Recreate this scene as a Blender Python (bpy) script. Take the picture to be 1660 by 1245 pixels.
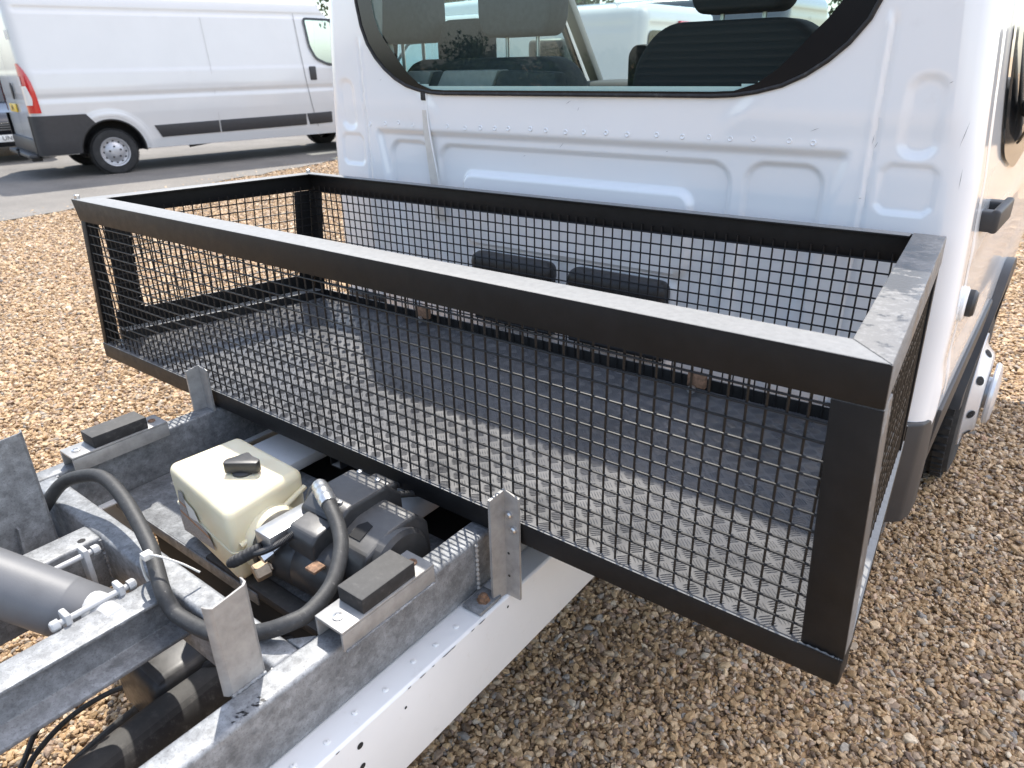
import bpy, bmesh, math, random
import numpy as np
from mathutils import Vector, Matrix, Euler

random.seed(7)
RNG = np.random.default_rng(11)
R = math.radians
for o in list(bpy.data.objects):
    bpy.data.objects.remove(o, do_unlink=True)
scene = bpy.context.scene
COL = scene.collection

# ------------------------------------------------------------------ camera
cam_d = bpy.data.cameras.new('camera')
cam = bpy.data.objects.new('camera', cam_d)
COL.objects.link(cam)
cam.matrix_world = Matrix(((0.794023, -0.236015, 0.560200, 0.000000),
 (0.607538, 0.339342, -0.718153, 0.000000),
 (-0.020605, 0.910573, 0.412834, 1.500000),
 (0.000000, 0.000000, 0.000000, 1.000000)))
cam_d.sensor_width = 36.0
cam_d.lens = 1150.0 / 1660.0 * 36.0
cam_d.clip_start = 0.02
cam_d.clip_end = 500
cam_d.dof.use_dof = True
cam_d.dof.focus_distance = 1.5
cam_d.dof.aperture_fstop = 7.5
scene.camera = cam

# ------------------------------------------------------------------ sky, sun, exposure
SUN = Vector((-0.47, 0.417, 1.0)).normalized()
world = bpy.data.worlds.new('World')
scene.world = world
world.use_nodes = True
wn = world.node_tree
for n in list(wn.nodes):
    wn.nodes.remove(n)
sky = wn.nodes.new('ShaderNodeTexSky')
sky.sky_type = 'NISHITA'
sky.sun_disc = False
sky.sun_elevation = math.asin(SUN.z)
sky.sun_rotation = -math.atan2(SUN.x, SUN.y)
sky.air_density = 1.0
sky.dust_density = 1.6
sky.ozone_density = 1.0
bg = wn.nodes.new('ShaderNodeBackground')
bg.inputs['Strength'].default_value = 0.15
wo = wn.nodes.new('ShaderNodeOutputWorld')
hsv = wn.nodes.new('ShaderNodeHueSaturation')      # thin summer haze: the whole sky is paler than a clear one
hsv.inputs['Saturation'].default_value = 0.75
wn.links.new(sky.outputs[0], hsv.inputs['Color'])
wn.links.new(hsv.outputs[0], bg.inputs['Color'])
wn.links.new(bg.outputs[0], wo.inputs['Surface'])
sun_d = bpy.data.lights.new('sun', 'SUN')
sun_d.energy = 2.55
sun_d.angle = R(0.6)
sun_d.color = (1.0, 0.95, 0.87)
sun = bpy.data.objects.new('sun', sun_d)
COL.objects.link(sun)
sun.rotation_euler = SUN.to_track_quat('Z', 'Y').to_euler()
sun.location = (-10, 9, 21)
vs = scene.view_settings
vs.view_transform = 'Standard'
vs.look = 'None'
vs.gamma = 1.0
vs.use_curve_mapping = False
vs.exposure = 1.48

# ------------------------------------------------------------------ materials
MATS = {}

def principled(name):
    m = bpy.data.materials.new(name)
    m.use_nodes = True
    nt = m.node_tree
    b = nt.nodes['Principled BSDF']
    MATS[name] = m
    return m, nt, b

def N(nt, t, **kw):
    n = nt.nodes.new(t)
    for k, v in kw.items():
        if k in n.inputs:
            n.inputs[k].default_value = v
        else:
            setattr(n, k, v)
    return n

def ramp(nt, src, stops, interp='LINEAR'):
    r = nt.nodes.new('ShaderNodeValToRGB')
    r.color_ramp.interpolation = interp
    el = r.color_ramp.elements
    while len(el) > 1:
        el.remove(el[-1])
    el[0].position = stops[0][0]
    el[0].color = (*stops[0][1], 1) if len(stops[0][1]) == 3 else stops[0][1]
    for p, c in stops[1:]:
        e = el.new(p)
        e.color = (*c, 1)
    nt.links.new(src, r.inputs[0])
    return r.outputs[0]

def g3(v):
    return (v, v, v)

def coords(nt, kind='position'):
    if kind == 'position':
        return nt.nodes.new('ShaderNodeNewGeometry').outputs['Position']
    return nt.nodes.new('ShaderNodeTexCoord').outputs['Object']

def mixcol(nt, fac, a, b, mode='MIX'):
    m = nt.nodes.new('ShaderNodeMix')
    m.data_type = 'RGBA'
    m.blend_type = mode
    for sock, v in ((m.inputs[0], fac), (m.inputs[6], a), (m.inputs[7], b)):
        if hasattr(v, 'is_output'):
            nt.links.new(v, sock)
        elif isinstance(v, (int, float)):
            sock.default_value = v
        else:
            sock.default_value = (*v, 1)
    return m.outputs[2]

def noise(nt, vec, scale, detail=4, rough=0.6, out=0):
    n = N(nt, 'ShaderNodeTexNoise')
    n.inputs['Scale'].default_value = scale
    n.inputs['Detail'].default_value = detail
    n.inputs['Roughness'].default_value = rough
    nt.links.new(vec, n.inputs['Vector'])
    return n.outputs[out]

def bump(nt, b, h, strength, dist):
    bp = N(nt, 'ShaderNodeBump')
    bp.inputs['Strength'].default_value = strength
    bp.inputs['Distance'].default_value = dist
    nt.links.new(h, bp.inputs['Height'])
    nt.links.new(bp.outputs[0], b.inputs['Normal'])

def simple(name, col, rough=0.5, metal=0.0, var=0.0, vscale=20, bmp=0.0, bscale=200, bdist=0.001,
           coat=0.0, rvar=0.0, spec=0.5, kind='position', dirt=None):
    m, nt, b = principled(name)
    b.inputs['Roughness'].default_value = rough
    b.inputs['Metallic'].default_value = metal
    b.inputs['Specular IOR Level'].default_value = spec
    if coat:
        b.inputs['Coat Weight'].default_value = coat
        b.inputs['Coat Roughness'].default_value = 0.06
    vec = coords(nt, kind)
    c = None
    if var:
        n = noise(nt, vec, vscale)
        lo = tuple(x * (1 - var) for x in col)
        hi = tuple(min(1, x * (1 + var)) for x in col)
        c = ramp(nt, n, [(0.3, lo), (0.7, hi)])
    if dirt:
        dcol, dscale, lo_, hi_, amt = dirt
        f = ramp(nt, noise(nt, vec, dscale, 6, 0.7), [(lo_, g3(0)), (hi_, g3(amt))])
        c = mixcol(nt, f, c if c is not None else col, dcol)
    if c is None:
        b.inputs['Base Color'].default_value = (*col, 1)
    else:
        nt.links.new(c, b.inputs['Base Color'])
    if rvar:
        n = noise(nt, vec, vscale * 1.7)
        nt.links.new(ramp(nt, n, [(0.25, g3(max(0.02, rough - rvar))), (0.75, g3(min(1, rough + rvar)))]), b.inputs['Roughness'])
    if bmp:
        bump(nt, b, noise(nt, vec, bscale, 3), bmp, bdist)
    return m

simple('van_white_shaded', (0.55, 0.55, 0.54), 0.2, var=0.02, vscale=2, coat=0.5, dirt=((0.40, 0.37, 0.33), 3, 0.6, 0.85, 0.25))  # white lowered in place of the skylight that neighbouring vehicles block
simple('white_paint', (0.83, 0.84, 0.845), 0.16, var=0.015, vscale=3, coat=0.6, bmp=0.02, bscale=60, dirt=((0.45, 0.42, 0.38), 7, 0.62, 0.85, 0.18))
simple('white_chassis', (0.68, 0.68, 0.675), 0.30, var=0.03, vscale=6, bmp=0.05, bscale=9, bdist=0.003, dirt=((0.42, 0.38, 0.32), 30, 0.60, 0.80, 0.35))
simple('cage_paint', (0.008, 0.008, 0.0085), 0.5, var=0.25, vscale=30, bmp=0.25, bscale=260, bdist=0.0006, rvar=0.06, spec=0.25)
PALE_TOPS = True
simple('wire_paint', (0.007, 0.007, 0.0075), 0.45, spec=0.35, bmp=0.2, bscale=300, bdist=0.0004)
simple('plate_paint', (0.085, 0.085, 0.088), 0.36, var=0.3, vscale=6, rvar=0.16, bmp=0.1, bscale=500, bdist=0.0003, dirt=((0.14, 0.135, 0.13), 5, 0.45, 0.75, 0.6))
simple('black_plastic', (0.022, 0.022, 0.023), 0.38, var=0.15, vscale=40, bmp=0.25, bscale=700, bdist=0.0003, rvar=0.1, dirt=((0.12, 0.11, 0.1), 25, 0.55, 0.8, 0.35))
simple('scuff', (0.30, 0.30, 0.31), 0.6)
simple('cover_plastic', (0.026, 0.026, 0.027), 0.40, var=0.2, vscale=30, bmp=0.3, bscale=600, bdist=0.0004, rvar=0.1)
simple('trim_plastic', (0.03, 0.03, 0.032), 0.5, var=0.1, vscale=20, bmp=0.2, bscale=500, bdist=0.0003)
simple('rubber', (0.022, 0.021, 0.021), 0.75, var=0.3, vscale=60, bmp=0.5, bscale=350, bdist=0.0006, dirt=((0.13, 0.12, 0.11), 60, 0.55, 0.75, 0.5))
simple('tyre', (0.018, 0.018, 0.018), 0.8, var=0.2, vscale=30, dirt=((0.09, 0.085, 0.08), 12, 0.5, 0.8, 0.4))
simple('dark_void', (0.012, 0.012, 0.013), 0.8)
simple('hose_rubber', (0.03, 0.03, 0.03), 0.6, var=0.3, vscale=90, bmp=0.5, bscale=500, bdist=0.0005, dirt=((0.2, 0.19, 0.17), 150, 0.62, 0.72, 0.6))
simple('steel', (0.55, 0.55, 0.55), 0.32, 0.9, var=0.1, vscale=50, bmp=0.1, bscale=300, bdist=0.0003)
simple('silver_rim', (0.42, 0.42, 0.43), 0.42, 0.5, var=0.06, vscale=12)
simple('hub_silver', (0.62, 0.63, 0.65), 0.28, 0.35, coat=0.4)
simple('rusty_bolt', (0.22, 0.13, 0.08), 0.75, 0.3, var=0.5, vscale=120, bmp=0.4, bscale=300, bdist=0.0006)
simple('brass', (0.42, 0.32, 0.22), 0.4, 0.6, var=0.2, vscale=90)
simple('ram_paint', (0.115, 0.117, 0.122), 0.5, 0.0, var=0.12, vscale=14, bmp=0.25, bscale=420, bdist=0.0005, dirt=((0.1, 0.09, 0.08), 10, 0.6, 0.8, 0.4))
simple('pale_paint', (0.42, 0.42, 0.415), 0.5, var=0.1, vscale=60, bmp=0.2, bscale=300, bdist=0.0004, dirt=((0.25, 0.23, 0.2), 60, 0.55, 0.75, 0.5))
simple('cable_tie', (0.62, 0.6, 0.55), 0.5)
simple('red_lens', (0.5, 0.012, 0.016), 0.12, coat=0.8, spec=0.6)
simple('clear_lens', (0.72, 0.70, 0.66), 0.15, coat=0.5)
simple('yellow_plate', (0.75, 0.5, 0.05), 0.4)
simple('white_plate', (0.8, 0.8, 0.78), 0.4)
simple('ink', (0.01, 0.01, 0.012), 0.5)
simple('dark_car_paint', (0.012, 0.014, 0.02), 0.12, coat=0.7)
simple('grey_car_paint', (0.09, 0.10, 0.11), 0.2, coat=0.6)
simple('seat_fabric', (0.055, 0.057, 0.062), 0.9, var=0.2, vscale=60, bmp=0.3, bscale=500, bdist=0.0006)
simple('seat_side', (0.30, 0.29, 0.28), 0.8, var=0.1, vscale=40)
simple('dark_seat', (0.018, 0.018, 0.02), 0.85)
simple('interior_trim', (0.06, 0.06, 0.062), 0.7)
simple('pillar_trim', (0.28, 0.27, 0.25), 0.7)
simple('seam_sealer', (0.62, 0.59, 0.54), 0.5, var=0.1, vscale=40)
simple('bark', (0.09, 0.07, 0.05), 0.9, var=0.4, vscale=8, bmp=0.6, bscale=20, bdist=0.02)
simple('leaf', (0.05, 0.085, 0.028), 0.6, var=0.55, vscale=0.9)
simple('shed_cladding', (0.055, 0.058, 0.06), 0.5, var=0.15, vscale=1.5)
simple('door_gap', (0.05, 0.05, 0.05), 0.7)
simple('frit', (0.008, 0.008, 0.009), 0.12, spec=0.5)
simple('sticker_white', (0.7, 0.69, 0.64), 0.5)

def galv(name, base, dark):
    m, nt, b = principled(name)
    vec = coords(nt)
    v = N(nt, 'ShaderNodeTexVoronoi')
    v.inputs['Scale'].default_value = 110
    nt.links.new(vec, v.inputs['Vector'])
    sp = ramp(nt, v.outputs['Color'], [(0.0, tuple(x * 0.80 for x in base)), (1.0, tuple(min(1, x * 1.18) for x in base))])
    n1 = ramp(nt, noise(nt, vec, 38, 8, 0.72), [(0.32, g3(0.50)), (0.64, g3(1.05))])
    c = mixcol(nt, 1.0, sp, n1, 'MULTIPLY')
    n2 = ramp(nt, noise(nt, vec, 7, 4, 0.6), [(0.3, g3(0.72)), (0.65, g3(1.0))])
    c = mixcol(nt, 1.0, c, n2, 'MULTIPLY')
    spk = ramp(nt, noise(nt, vec, 300, 3, 0.8), [(0.54, g3(0)), (0.66, g3(0.6))])
    c = mixcol(nt, spk, c, dark)
    spot = ramp(nt, noise(nt, vec, 55, 5, 0.75), [(0.68, g3(0)), (0.73, g3(0.75))])
    c = mixcol(nt, spot, c, dark)
    nt.links.new(c, b.inputs['Base Color'])
    b.inputs['Metallic'].default_value = 0.25
    nt.links.new(ramp(nt, noise(nt, vec, 60), [(0.3, g3(0.45)), (0.7, g3(0.68))]), b.inputs['Roughness'])
    bump(nt, b, noise(nt, vec, 140, 5), 0.35, 0.0014)
    return m
galv('galvanised', (0.30, 0.31, 0.32), (0.07, 0.07, 0.075))
simple('galv_fresh', (0.33, 0.32, 0.305), 0.46, 0.35, var=0.16, vscale=45, bmp=0.25, bscale=160, bdist=0.0008, rvar=0.1, dirt=((0.16, 0.15, 0.14), 70, 0.6, 0.75, 0.5))

# mottled paler grey mixed into the upward faces of the black materials
def pale_tops(name, col, amount, rough, patchy=0.0):
    m = MATS[name]
    nt = m.node_tree
    b = nt.nodes['Principled BSDF']
    geo = nt.nodes.new('ShaderNodeNewGeometry')
    sx = nt.nodes.new('ShaderNodeSeparateXYZ')
    nt.links.new(geo.outputs['True Normal'], sx.inputs[0])
    up = ramp(nt, sx.outputs['Z'], [(0.75, g3(0)), (0.95, g3(amount))])
    nz = ramp(nt, noise(nt, geo.outputs['Position'], 90, 6, 0.75), [(0.3, g3(0.75)), (0.7, g3(1.0))])
    f = mixcol(nt, 1.0, up, nz, 'MULTIPLY')
    old = b.inputs['Base Color'].links
    src = old[0].from_socket if old else tuple(b.inputs['Base Color'].default_value)[:3]
    nt.links.new(mixcol(nt, f, src, col), b.inputs['Base Color'])
pale_tops('cage_paint', (0.30, 0.298, 0.29), 0.88, 0.7)
pale_tops('cover_plastic', (0.24, 0.23, 0.215), 0.45, 0.7)
pale_tops('rubber', (0.16, 0.155, 0.145), 0.35, 0.7)
pale_tops('black_plastic', (0.20, 0.19, 0.18), 0.18, 0.7)
# worn black paint with scuffed grey patches
m, nt, b = principled('worn_paint')
vec = coords(nt)
f = ramp(nt, noise(nt, vec, 9, 9, 0.74), [(0.49, g3(0)), (0.505, g3(1))])
f2 = ramp(nt, noise(nt, vec, 75, 6, 0.8), [(0.50, g3(0)), (0.58, g3(0.6))])
c = mixcol(nt, f, (0.085, 0.087, 0.09), (0.155, 0.153, 0.15))
f3 = mixcol(nt, 1.0, f2, f, 'MULTIPLY')
c = mixcol(nt, f3, c, (0.25, 0.247, 0.243))
nt.links.new(c, b.inputs['Base Color'])
nt.links.new(ramp(nt, f, [(0, g3(0.34)), (1, g3(0.6))]), b.inputs['Roughness'])
bump(nt, b, noise(nt, vec, 130, 6), 0.5, 0.0012)

# translucent cream tank plastic
m, nt, b = principled('tank_plastic')
vec = coords(nt)
c = ramp(nt, noise(nt, vec, 9, 4), [(0.3, (0.70, 0.62, 0.42)), (0.7, (0.75, 0.69, 0.51))])
st = ramp(nt, noise(nt, vec, 26, 6, 0.75), [(0.66, g3(0)), (0.8, g3(0.35))])
c = mixcol(nt, st, c, (0.38, 0.26, 0.13))
nt.links.new(c, b.inputs['Base Color'])
b.inputs['Roughness'].default_value = 0.36
b.inputs['Subsurface Weight'].default_value = 0.35
b.inputs['Subsurface Radius'].default_value = (0.02, 0.014, 0.008)
b.inputs['Subsurface Scale'].default_value = 0.6
bump(nt, b, noise(nt, vec, 300, 2), 0.08, 0.0005)

# torn warning sticker: flat print in stripes
m, nt, b = principled('torn_sticker')
tc = nt.nodes.new('ShaderNodeTexCoord').outputs['UV']
sep = nt.nodes.new('ShaderNodeSeparateXYZ')
nt.links.new(tc, sep.inputs[0])
lines = N(nt, 'ShaderNodeMath', operation='SINE')
mu = N(nt, 'ShaderNodeMath', operation='MULTIPLY')
mu.inputs[1].default_value = 150.0
nt.links.new(sep.outputs['Y'], mu.inputs[0])
nt.links.new(mu.outputs[0], lines.inputs[0])
mp = N(nt, 'ShaderNodeMapping')
mp.inputs['Scale'].default_value = (60, 26, 1)
nt.links.new(tc, mp.inputs[0])
wn2 = noise(nt, mp.outputs[0], 1.0, 2)
tx = N(nt, 'ShaderNodeMath', operation='MULTIPLY')
nt.links.new(ramp(nt, lines.outputs[0], [(0.45, g3(0)), (0.6, g3(1))]), tx.inputs[0])
nt.links.new(ramp(nt, wn2, [(0.44, g3(0)), (0.5, g3(1))]), tx.inputs[1])
c = mixcol(nt, tx.outputs[0], (0.36, 0.36, 0.36), (0.05, 0.05, 0.055))
bands = ramp(nt, sep.outputs['Y'], [(0, g3(0)), (0.44, g3(0)), (0.445, g3(1)), (0.48, g3(1)), (0.485, g3(0)), (0.66, g3(0)), (0.665, g3(1)), (0.70, g3(1)), (0.705, g3(0))], 'CONSTANT')
c = mixcol(nt, bands, c, (0.38, 0.16, 0.05))
nt.links.new(c, b.inputs['Base Color'])
b.inputs['Roughness'].default_value = 0.5

# glass: thin tinted pane, reflecting by angle
def glass(name, tint, ior=1.75):
    m = bpy.data.materials.new(name)
    m.use_nodes = True
    nt = m.node_tree
    for n in list(nt.nodes):
        nt.nodes.remove(n)
    out = nt.nodes.new('ShaderNodeOutputMaterial')
    mx = nt.nodes.new('ShaderNodeMixShader')
    tr = nt.nodes.new('ShaderNodeBsdfTransparent')
    gl = nt.nodes.new('ShaderNodeBsdfGlossy')
    fr = nt.nodes.new('ShaderNodeFresnel')
    geo = nt.nodes.new('ShaderNodeNewGeometry')        # a thin pane reflects alike from both sides
    mr = nt.nodes.new('ShaderNodeMapRange')
    mr.inputs['To Min'].default_value = ior
    mr.inputs['To Max'].default_value = 1.0 / ior
    nt.links.new(geo.outputs['Backfacing'], mr.inputs['Value'])
    nt.links.new(mr.outputs['Result'], fr.inputs['IOR'])
    tr.inputs['Color'].default_value = (*tint, 1)
    gl.inputs['Roughness'].default_value = 0.0
    nt.links.new(fr.outputs[0], mx.inputs[0])
    nt.links.new(tr.outputs[0], mx.inputs[1])
    nt.links.new(gl.outputs[0], mx.inputs[2])
    nt.links.new(mx.outputs[0], out.inputs['Surface'])
    MATS[name] = m
glass('cab_glass', (0.72, 0.85, 0.82), 1.56)
glass('clear_glass', (0.85, 0.93, 0.92), 1.5)
glass('dark_glass', (0.10, 0.12, 0.12), 1.6)

STONE = [(0.0, (0.15, 0.105, 0.07)), (0.12, (0.34, 0.23, 0.125)), (0.30, (0.50, 0.36, 0.205)), (0.46, (0.42, 0.285, 0.155)),
         (0.58, (0.60, 0.46, 0.30)), (0.70, (0.30, 0.22, 0.165)), (0.80, (0.52, 0.39, 0.24)), (0.89, (0.25, 0.235, 0.22)),
         (0.94, (0.66, 0.56, 0.42)), (1.0, (0.46, 0.30, 0.20))]
STONE = [(p, tuple(min(0.8, k * ((0.93 * v + 0.07 * sum(c) / 3) / 0.33) ** 1.22 * 0.33) for v, k in zip(c, (0.93, 0.90, 0.855)))) for p, c in STONE]
m, nt, b = principled('stone')
oi = nt.nodes.new('ShaderNodeObjectInfo')
vec = coords(nt)
c = ramp(nt, oi.outputs['Random'], STONE)
n = ramp(nt, noise(nt, vec, 130, 5, 0.7), [(0.3, g3(0.62)), (0.7, g3(1.15))])
c = mixcol(nt, 1.0, c, n, 'MULTIPLY')
nt.links.new(c, b.inputs['Base Color'])
b.inputs['Roughness'].default_value = 0.62
bump(nt, b, noise(nt, vec, 320, 4), 0.3, 0.002)

m, nt, b = principled('gravel_sheet')
vec = coords(nt)
v = N(nt, 'ShaderNodeTexVoronoi')
v.inputs['Scale'].default_value = 48
nt.links.new(vec, v.inputs['Vector'])
c = ramp(nt, v.outputs['Color'], STONE)
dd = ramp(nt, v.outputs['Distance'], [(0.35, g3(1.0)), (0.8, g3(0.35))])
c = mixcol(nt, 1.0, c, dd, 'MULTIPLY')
big = ramp(nt, noise(nt, vec, 0.8, 4), [(0.3, g3(0.85)), (0.7, g3(1.1))])
c = mixcol(nt, 1.0, c, big, 'MULTIPLY')
nt.links.new(c, b.inputs['Base Color'])
b.inputs['Roughness'].default_value = 0.9
inv = N(nt, 'ShaderNodeMath', operation='SUBTRACT')
inv.inputs[0].default_value = 1.0
nt.links.new(v.outputs['Distance'], inv.inputs[1])
bump(nt, b, inv.outputs[0], 0.8, 0.012)

m, nt, b = principled('tarmac')
vec = coords(nt)
c = ramp(nt, noise(nt, vec, 90, 6, 0.75), [(0.30, (0.085, 0.08, 0.074)), (0.5, (0.155, 0.143, 0.127)), (0.72, (0.29, 0.26, 0.225))])
big = ramp(nt, noise(nt, vec, 1.3, 5), [(0.3, g3(0.78)), (0.7, g3(1.12))])
c = mixcol(nt, 1.0, c, big, 'MULTIPLY')
nt.links.new(c, b.inputs['Base Color'])
b.inputs['Roughness'].default_value = 0.85
bump(nt, b, noise(nt, vec, 120, 4), 0.6, 0.006)

# ------------------------------------------------------------------ mesh helpers
class MB:
    def __init__(self):
        self.v, self.f = [], []

    def add(self, verts, faces):
        b = len(self.v)
        self.v += [tuple(p) for p in verts]
        self.f += [tuple(i + b for i in f) for f in faces]
        return self

    def box(self, x0, x1, y0, y1, z0, z1):
        return self.add([(x0, y0, z0), (x1, y0, z0), (x1, y1, z0), (x0, y1, z0), (x0, y0, z1), (x1, y0, z1), (x1, y1, z1), (x0, y1, z1)],
                        [(3, 2, 1, 0), (4, 5, 6, 7), (0, 1, 5, 4), (1, 2, 6, 5), (2, 3, 7, 6), (3, 0, 4, 7)])

    def slab(self, p0, p1, u, v):
        """prism from p0 to p1, cross-section spanned by vectors u, v starting at the point"""
        p0, p1, u, v = map(Vector, (p0, p1, u, v))
        q = [p0, p0 + u, p0 + u + v, p0 + v, p1, p1 + u, p1 + u + v, p1 + v]
        return self.add(q, [(3, 2, 1, 0), (4, 5, 6, 7), (0, 1, 5, 4), (1, 2, 6, 5), (2, 3, 7, 6), (3, 0, 4, 7)])

    def prism(self, pts, d):
        """polygon (3-D points) pushed by vector d"""
        n = len(pts)
        d = Vector(d)
        a = [Vector(p) for p in pts]
        c = [p + d for p in a]
        return self.add(a + c, [tuple(range(n))[::-1], tuple(range(n, 2 * n))] + [(i, (i + 1) % n, n + (i + 1) % n, n + i) for i in range(n)])

    def tube(self, pts, r, n=12, caps=True):
        pts = [Vector(p) for p in pts]
        rs = r if isinstance(r, (list, tuple)) else [r] * len(pts)
        vs_, fs = [], []
        t = (pts[1] - pts[0]).normalized()
        up = Vector((0, 0, 1)) if abs(t.z) < 0.9 else Vector((1, 0, 0))
        u = t.cross(up).normalized()
        for i, p in enumerate(pts):
            if i == 0:
                t = pts[1] - pts[0]
            elif i == len(pts) - 1:
                t = pts[-1] - pts[-2]
            else:
                t = pts[i + 1] - pts[i - 1]
            t.normalize()
            u = (u - t * u.dot(t)).normalized()
            w = t.cross(u)
            for k in range(n):
                a = 2 * math.pi * k / n
                vs_.append(p + (u * math.cos(a) + w * math.sin(a)) * rs[i])
        for i in range(len(pts) - 1):
            for k in range(n):
                a, b_ = i * n + k, i * n + (k + 1) % n
                fs.append((a, b_, b_ + n, a + n))
        if caps:
            fs.append(tuple(range(n))[::-1])
            fs.append(tuple(range((len(pts) - 1) * n, len(pts) * n)))
        return self.add(vs_, fs)

    def lathe(self, prof, origin, axis, n=32, closed=False):
        """prof: (radius, distance along axis)"""
        o, ax = Vector(origin), Vector(axis).normalized()
        up = Vector((0, 0, 1)) if abs(ax.z) < 0.9 else Vector((1, 0, 0))
        u = ax.cross(up).normalized()
        w = ax.cross(u)
        vs_, fs = [], []
        for r_, h in prof:
            for k in range(n):
                a = 2 * math.pi * k / n
                vs_.append(o + ax * h + (u * math.cos(a) + w * math.sin(a)) * r_)
        for i in range(len(prof) - (0 if closed else 1)):
            j = (i + 1) % len(prof)
            for k in range(n):
                fs.append((i * n + k, i * n + (k + 1) % n, j * n + (k + 1) % n, j * n + k))
        return self.add(vs_, fs)

    def build(self, name, mat, parent=None, bevel=0, seg=2, angle=38, smooth=True, recenter=True):
        me = bpy.data.meshes.new(name)
        vv = np.array(self.v, dtype=float)
        c = np.zeros(3)
        if recenter and len(vv):
            c = (vv.max(0) + vv.min(0)) / 2
        me.from_pydata((vv - c).tolist(), [], self.f)
        bm = bmesh.new()
        bm.from_mesh(me)
        bmesh.ops.remove_doubles(bm, verts=bm.verts, dist=1e-6)
        bmesh.ops.recalc_face_normals(bm, faces=bm.faces)
        if bevel:
            es = [e for e in bm.edges if len(e.link_faces) == 2 and e.calc_face_angle(0) > R(30)]
            bmesh.ops.bevel(bm, geom=es, offset=bevel, segments=seg, affect='EDGES', profile=0.5, clamp_overlap=True)
        bm.to_mesh(me)
        bm.free()
        if smooth:
            me.shade_smooth()
            me.set_sharp_from_angle(angle=R(angle))
        me.materials.append(MATS[mat])
        o = bpy.data.objects.new(name, me)
        COL.objects.link(o)
        o.location = c
        if parent is not None:
            o.parent = parent
            p_ = parent
            while p_ is not None:          # coordinates are given in the thing's frame (or the world's)
                if p_.type == 'MESH' or p_.get('world_built'):
                    o.location -= p_.location
                p_ = p_.parent
        return o

def origin_of(o):
    p = Vector(o.location)
    while o.parent is not None:
        o = o.parent
        p += Vector(o.location)
    return p

def tag(o, label=None, cat=None, group=None, kind=None):
    if label: o['label'] = label
    if cat: o['category'] = cat
    if group: o['group'] = group
    if kind: o['kind'] = kind
    return o

def thing(name, label, cat, loc=(0, 0, 0), rz=0, group=None, world_built=False):
    o = bpy.data.objects.new(name, None)
    o.empty_display_size = 0.1
    COL.objects.link(o)
    o.location = loc
    o.rotation_euler = (0, 0, rz)
    tag(o, label, cat, group)
    if world_built:
        o['world_built'] = 1
    return o

def copy_tree(o, parent=None):
    c = o.copy()
    COL.objects.link(c)
    c.parent = parent
    for ch in list(o.children):
        copy_tree(ch, c)
    return c

def spline(pts, n=8):
    """Catmull-Rom through points"""
    P = [Vector(p) for p in pts]
    P = [P[0] * 2 - P[1]] + P + [P[-1] * 2 - P[-2]]
    out = []
    for i in range(1, len(P) - 2):
        for k in range(n):
            t = k / n
            a, b_, c, d = P[i - 1], P[i], P[i + 1], P[i + 2]
            out.append(0.5 * ((2 * b_) + (c - a) * t + (2 * a - 5 * b_ + 4 * c - d) * t * t + (3 * b_ - a - 3 * c + d) * t ** 3))
    out.append(P[-2])
    return out

def interp(x, tab):
    return float(np.interp(x, [t[0] for t in tab], [t[1] for t in tab]))

def sstep(a, b_, x):
    t = min(1, max(0, (x - a) / (b_ - a)))
    return t * t * (3 - 2 * t)

def rrect(x, z, x0, x1, z0, z1, r):
    """signed distance, negative inside a rounded rectangle"""
    cx, cz, hx, hz = (x0 + x1) / 2, (z0 + z1) / 2, (x1 - x0) / 2 - r, (z1 - z0) / 2 - r
    dx, dz = abs(x - cx) - hx, abs(z - cz) - hz
    return math.hypot(max(dx, 0), max(dz, 0)) + min(max(dx, dz), 0) - r

def inside(p, poly):
    x, y = p
    c = False
    n = len(poly)
    for i in range(n):
        x0, y0 = poly[i]
        x1, y1 = poly[(i + 1) % n]
        if (y0 > y) != (y1 > y) and x < (x1 - x0) * (y - y0) / (y1 - y0) + x0:
            c = not c
    return c

def shrink(poly, d0):
    """offset a roughly convex 2-D polygon inwards by d"""
    n = len(poly)
    a = sum(poly[i][0] * poly[(i + 1) % n][1] - poly[(i + 1) % n][0] * poly[i][1] for i in range(n))
    s = 1 if a > 0 else -1
    out = []
    for i in range(n):
        p0, p1, p2 = Vector(poly[i - 1]), Vector(poly[i]), Vector(poly[(i + 1) % n])
        e1, e2 = (p1 - p0).normalized(), (p2 - p1).normalized()
        n1, n2 = Vector((-e1.y, e1.x)) * s, Vector((-e2.y, e2.x)) * s
        b_ = (n1 + n2)
        if b_.length < 1e-6:
            b_ = n1
        b_.normalize()
        d = d0(*poly[i]) if callable(d0) else d0
        out.append(tuple(p1 + b_ * (d / max(0.45, b_.dot(n1)))))
    return out

def round_poly(poly, r, n=6):
    out = []
    m_ = len(poly)
    for i in range(m_):
        p0, p1, p2 = Vector(poly[i - 1]), Vector(poly[i]), Vector(poly[(i + 1) % m_])
        d0, d2 = (p0 - p1), (p2 - p1)
        rr = min(r, d0.length * 0.45, d2.length * 0.45)
        a, c = p1 + d0.normalized() * rr, p1 + d2.normalized() * rr
        for k in range(n + 1):
            t = k / n
            out.append(tuple(a * (1 - t) ** 2 + p1 * 2 * t * (1 - t) + c * t * t))
    return out

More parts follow.
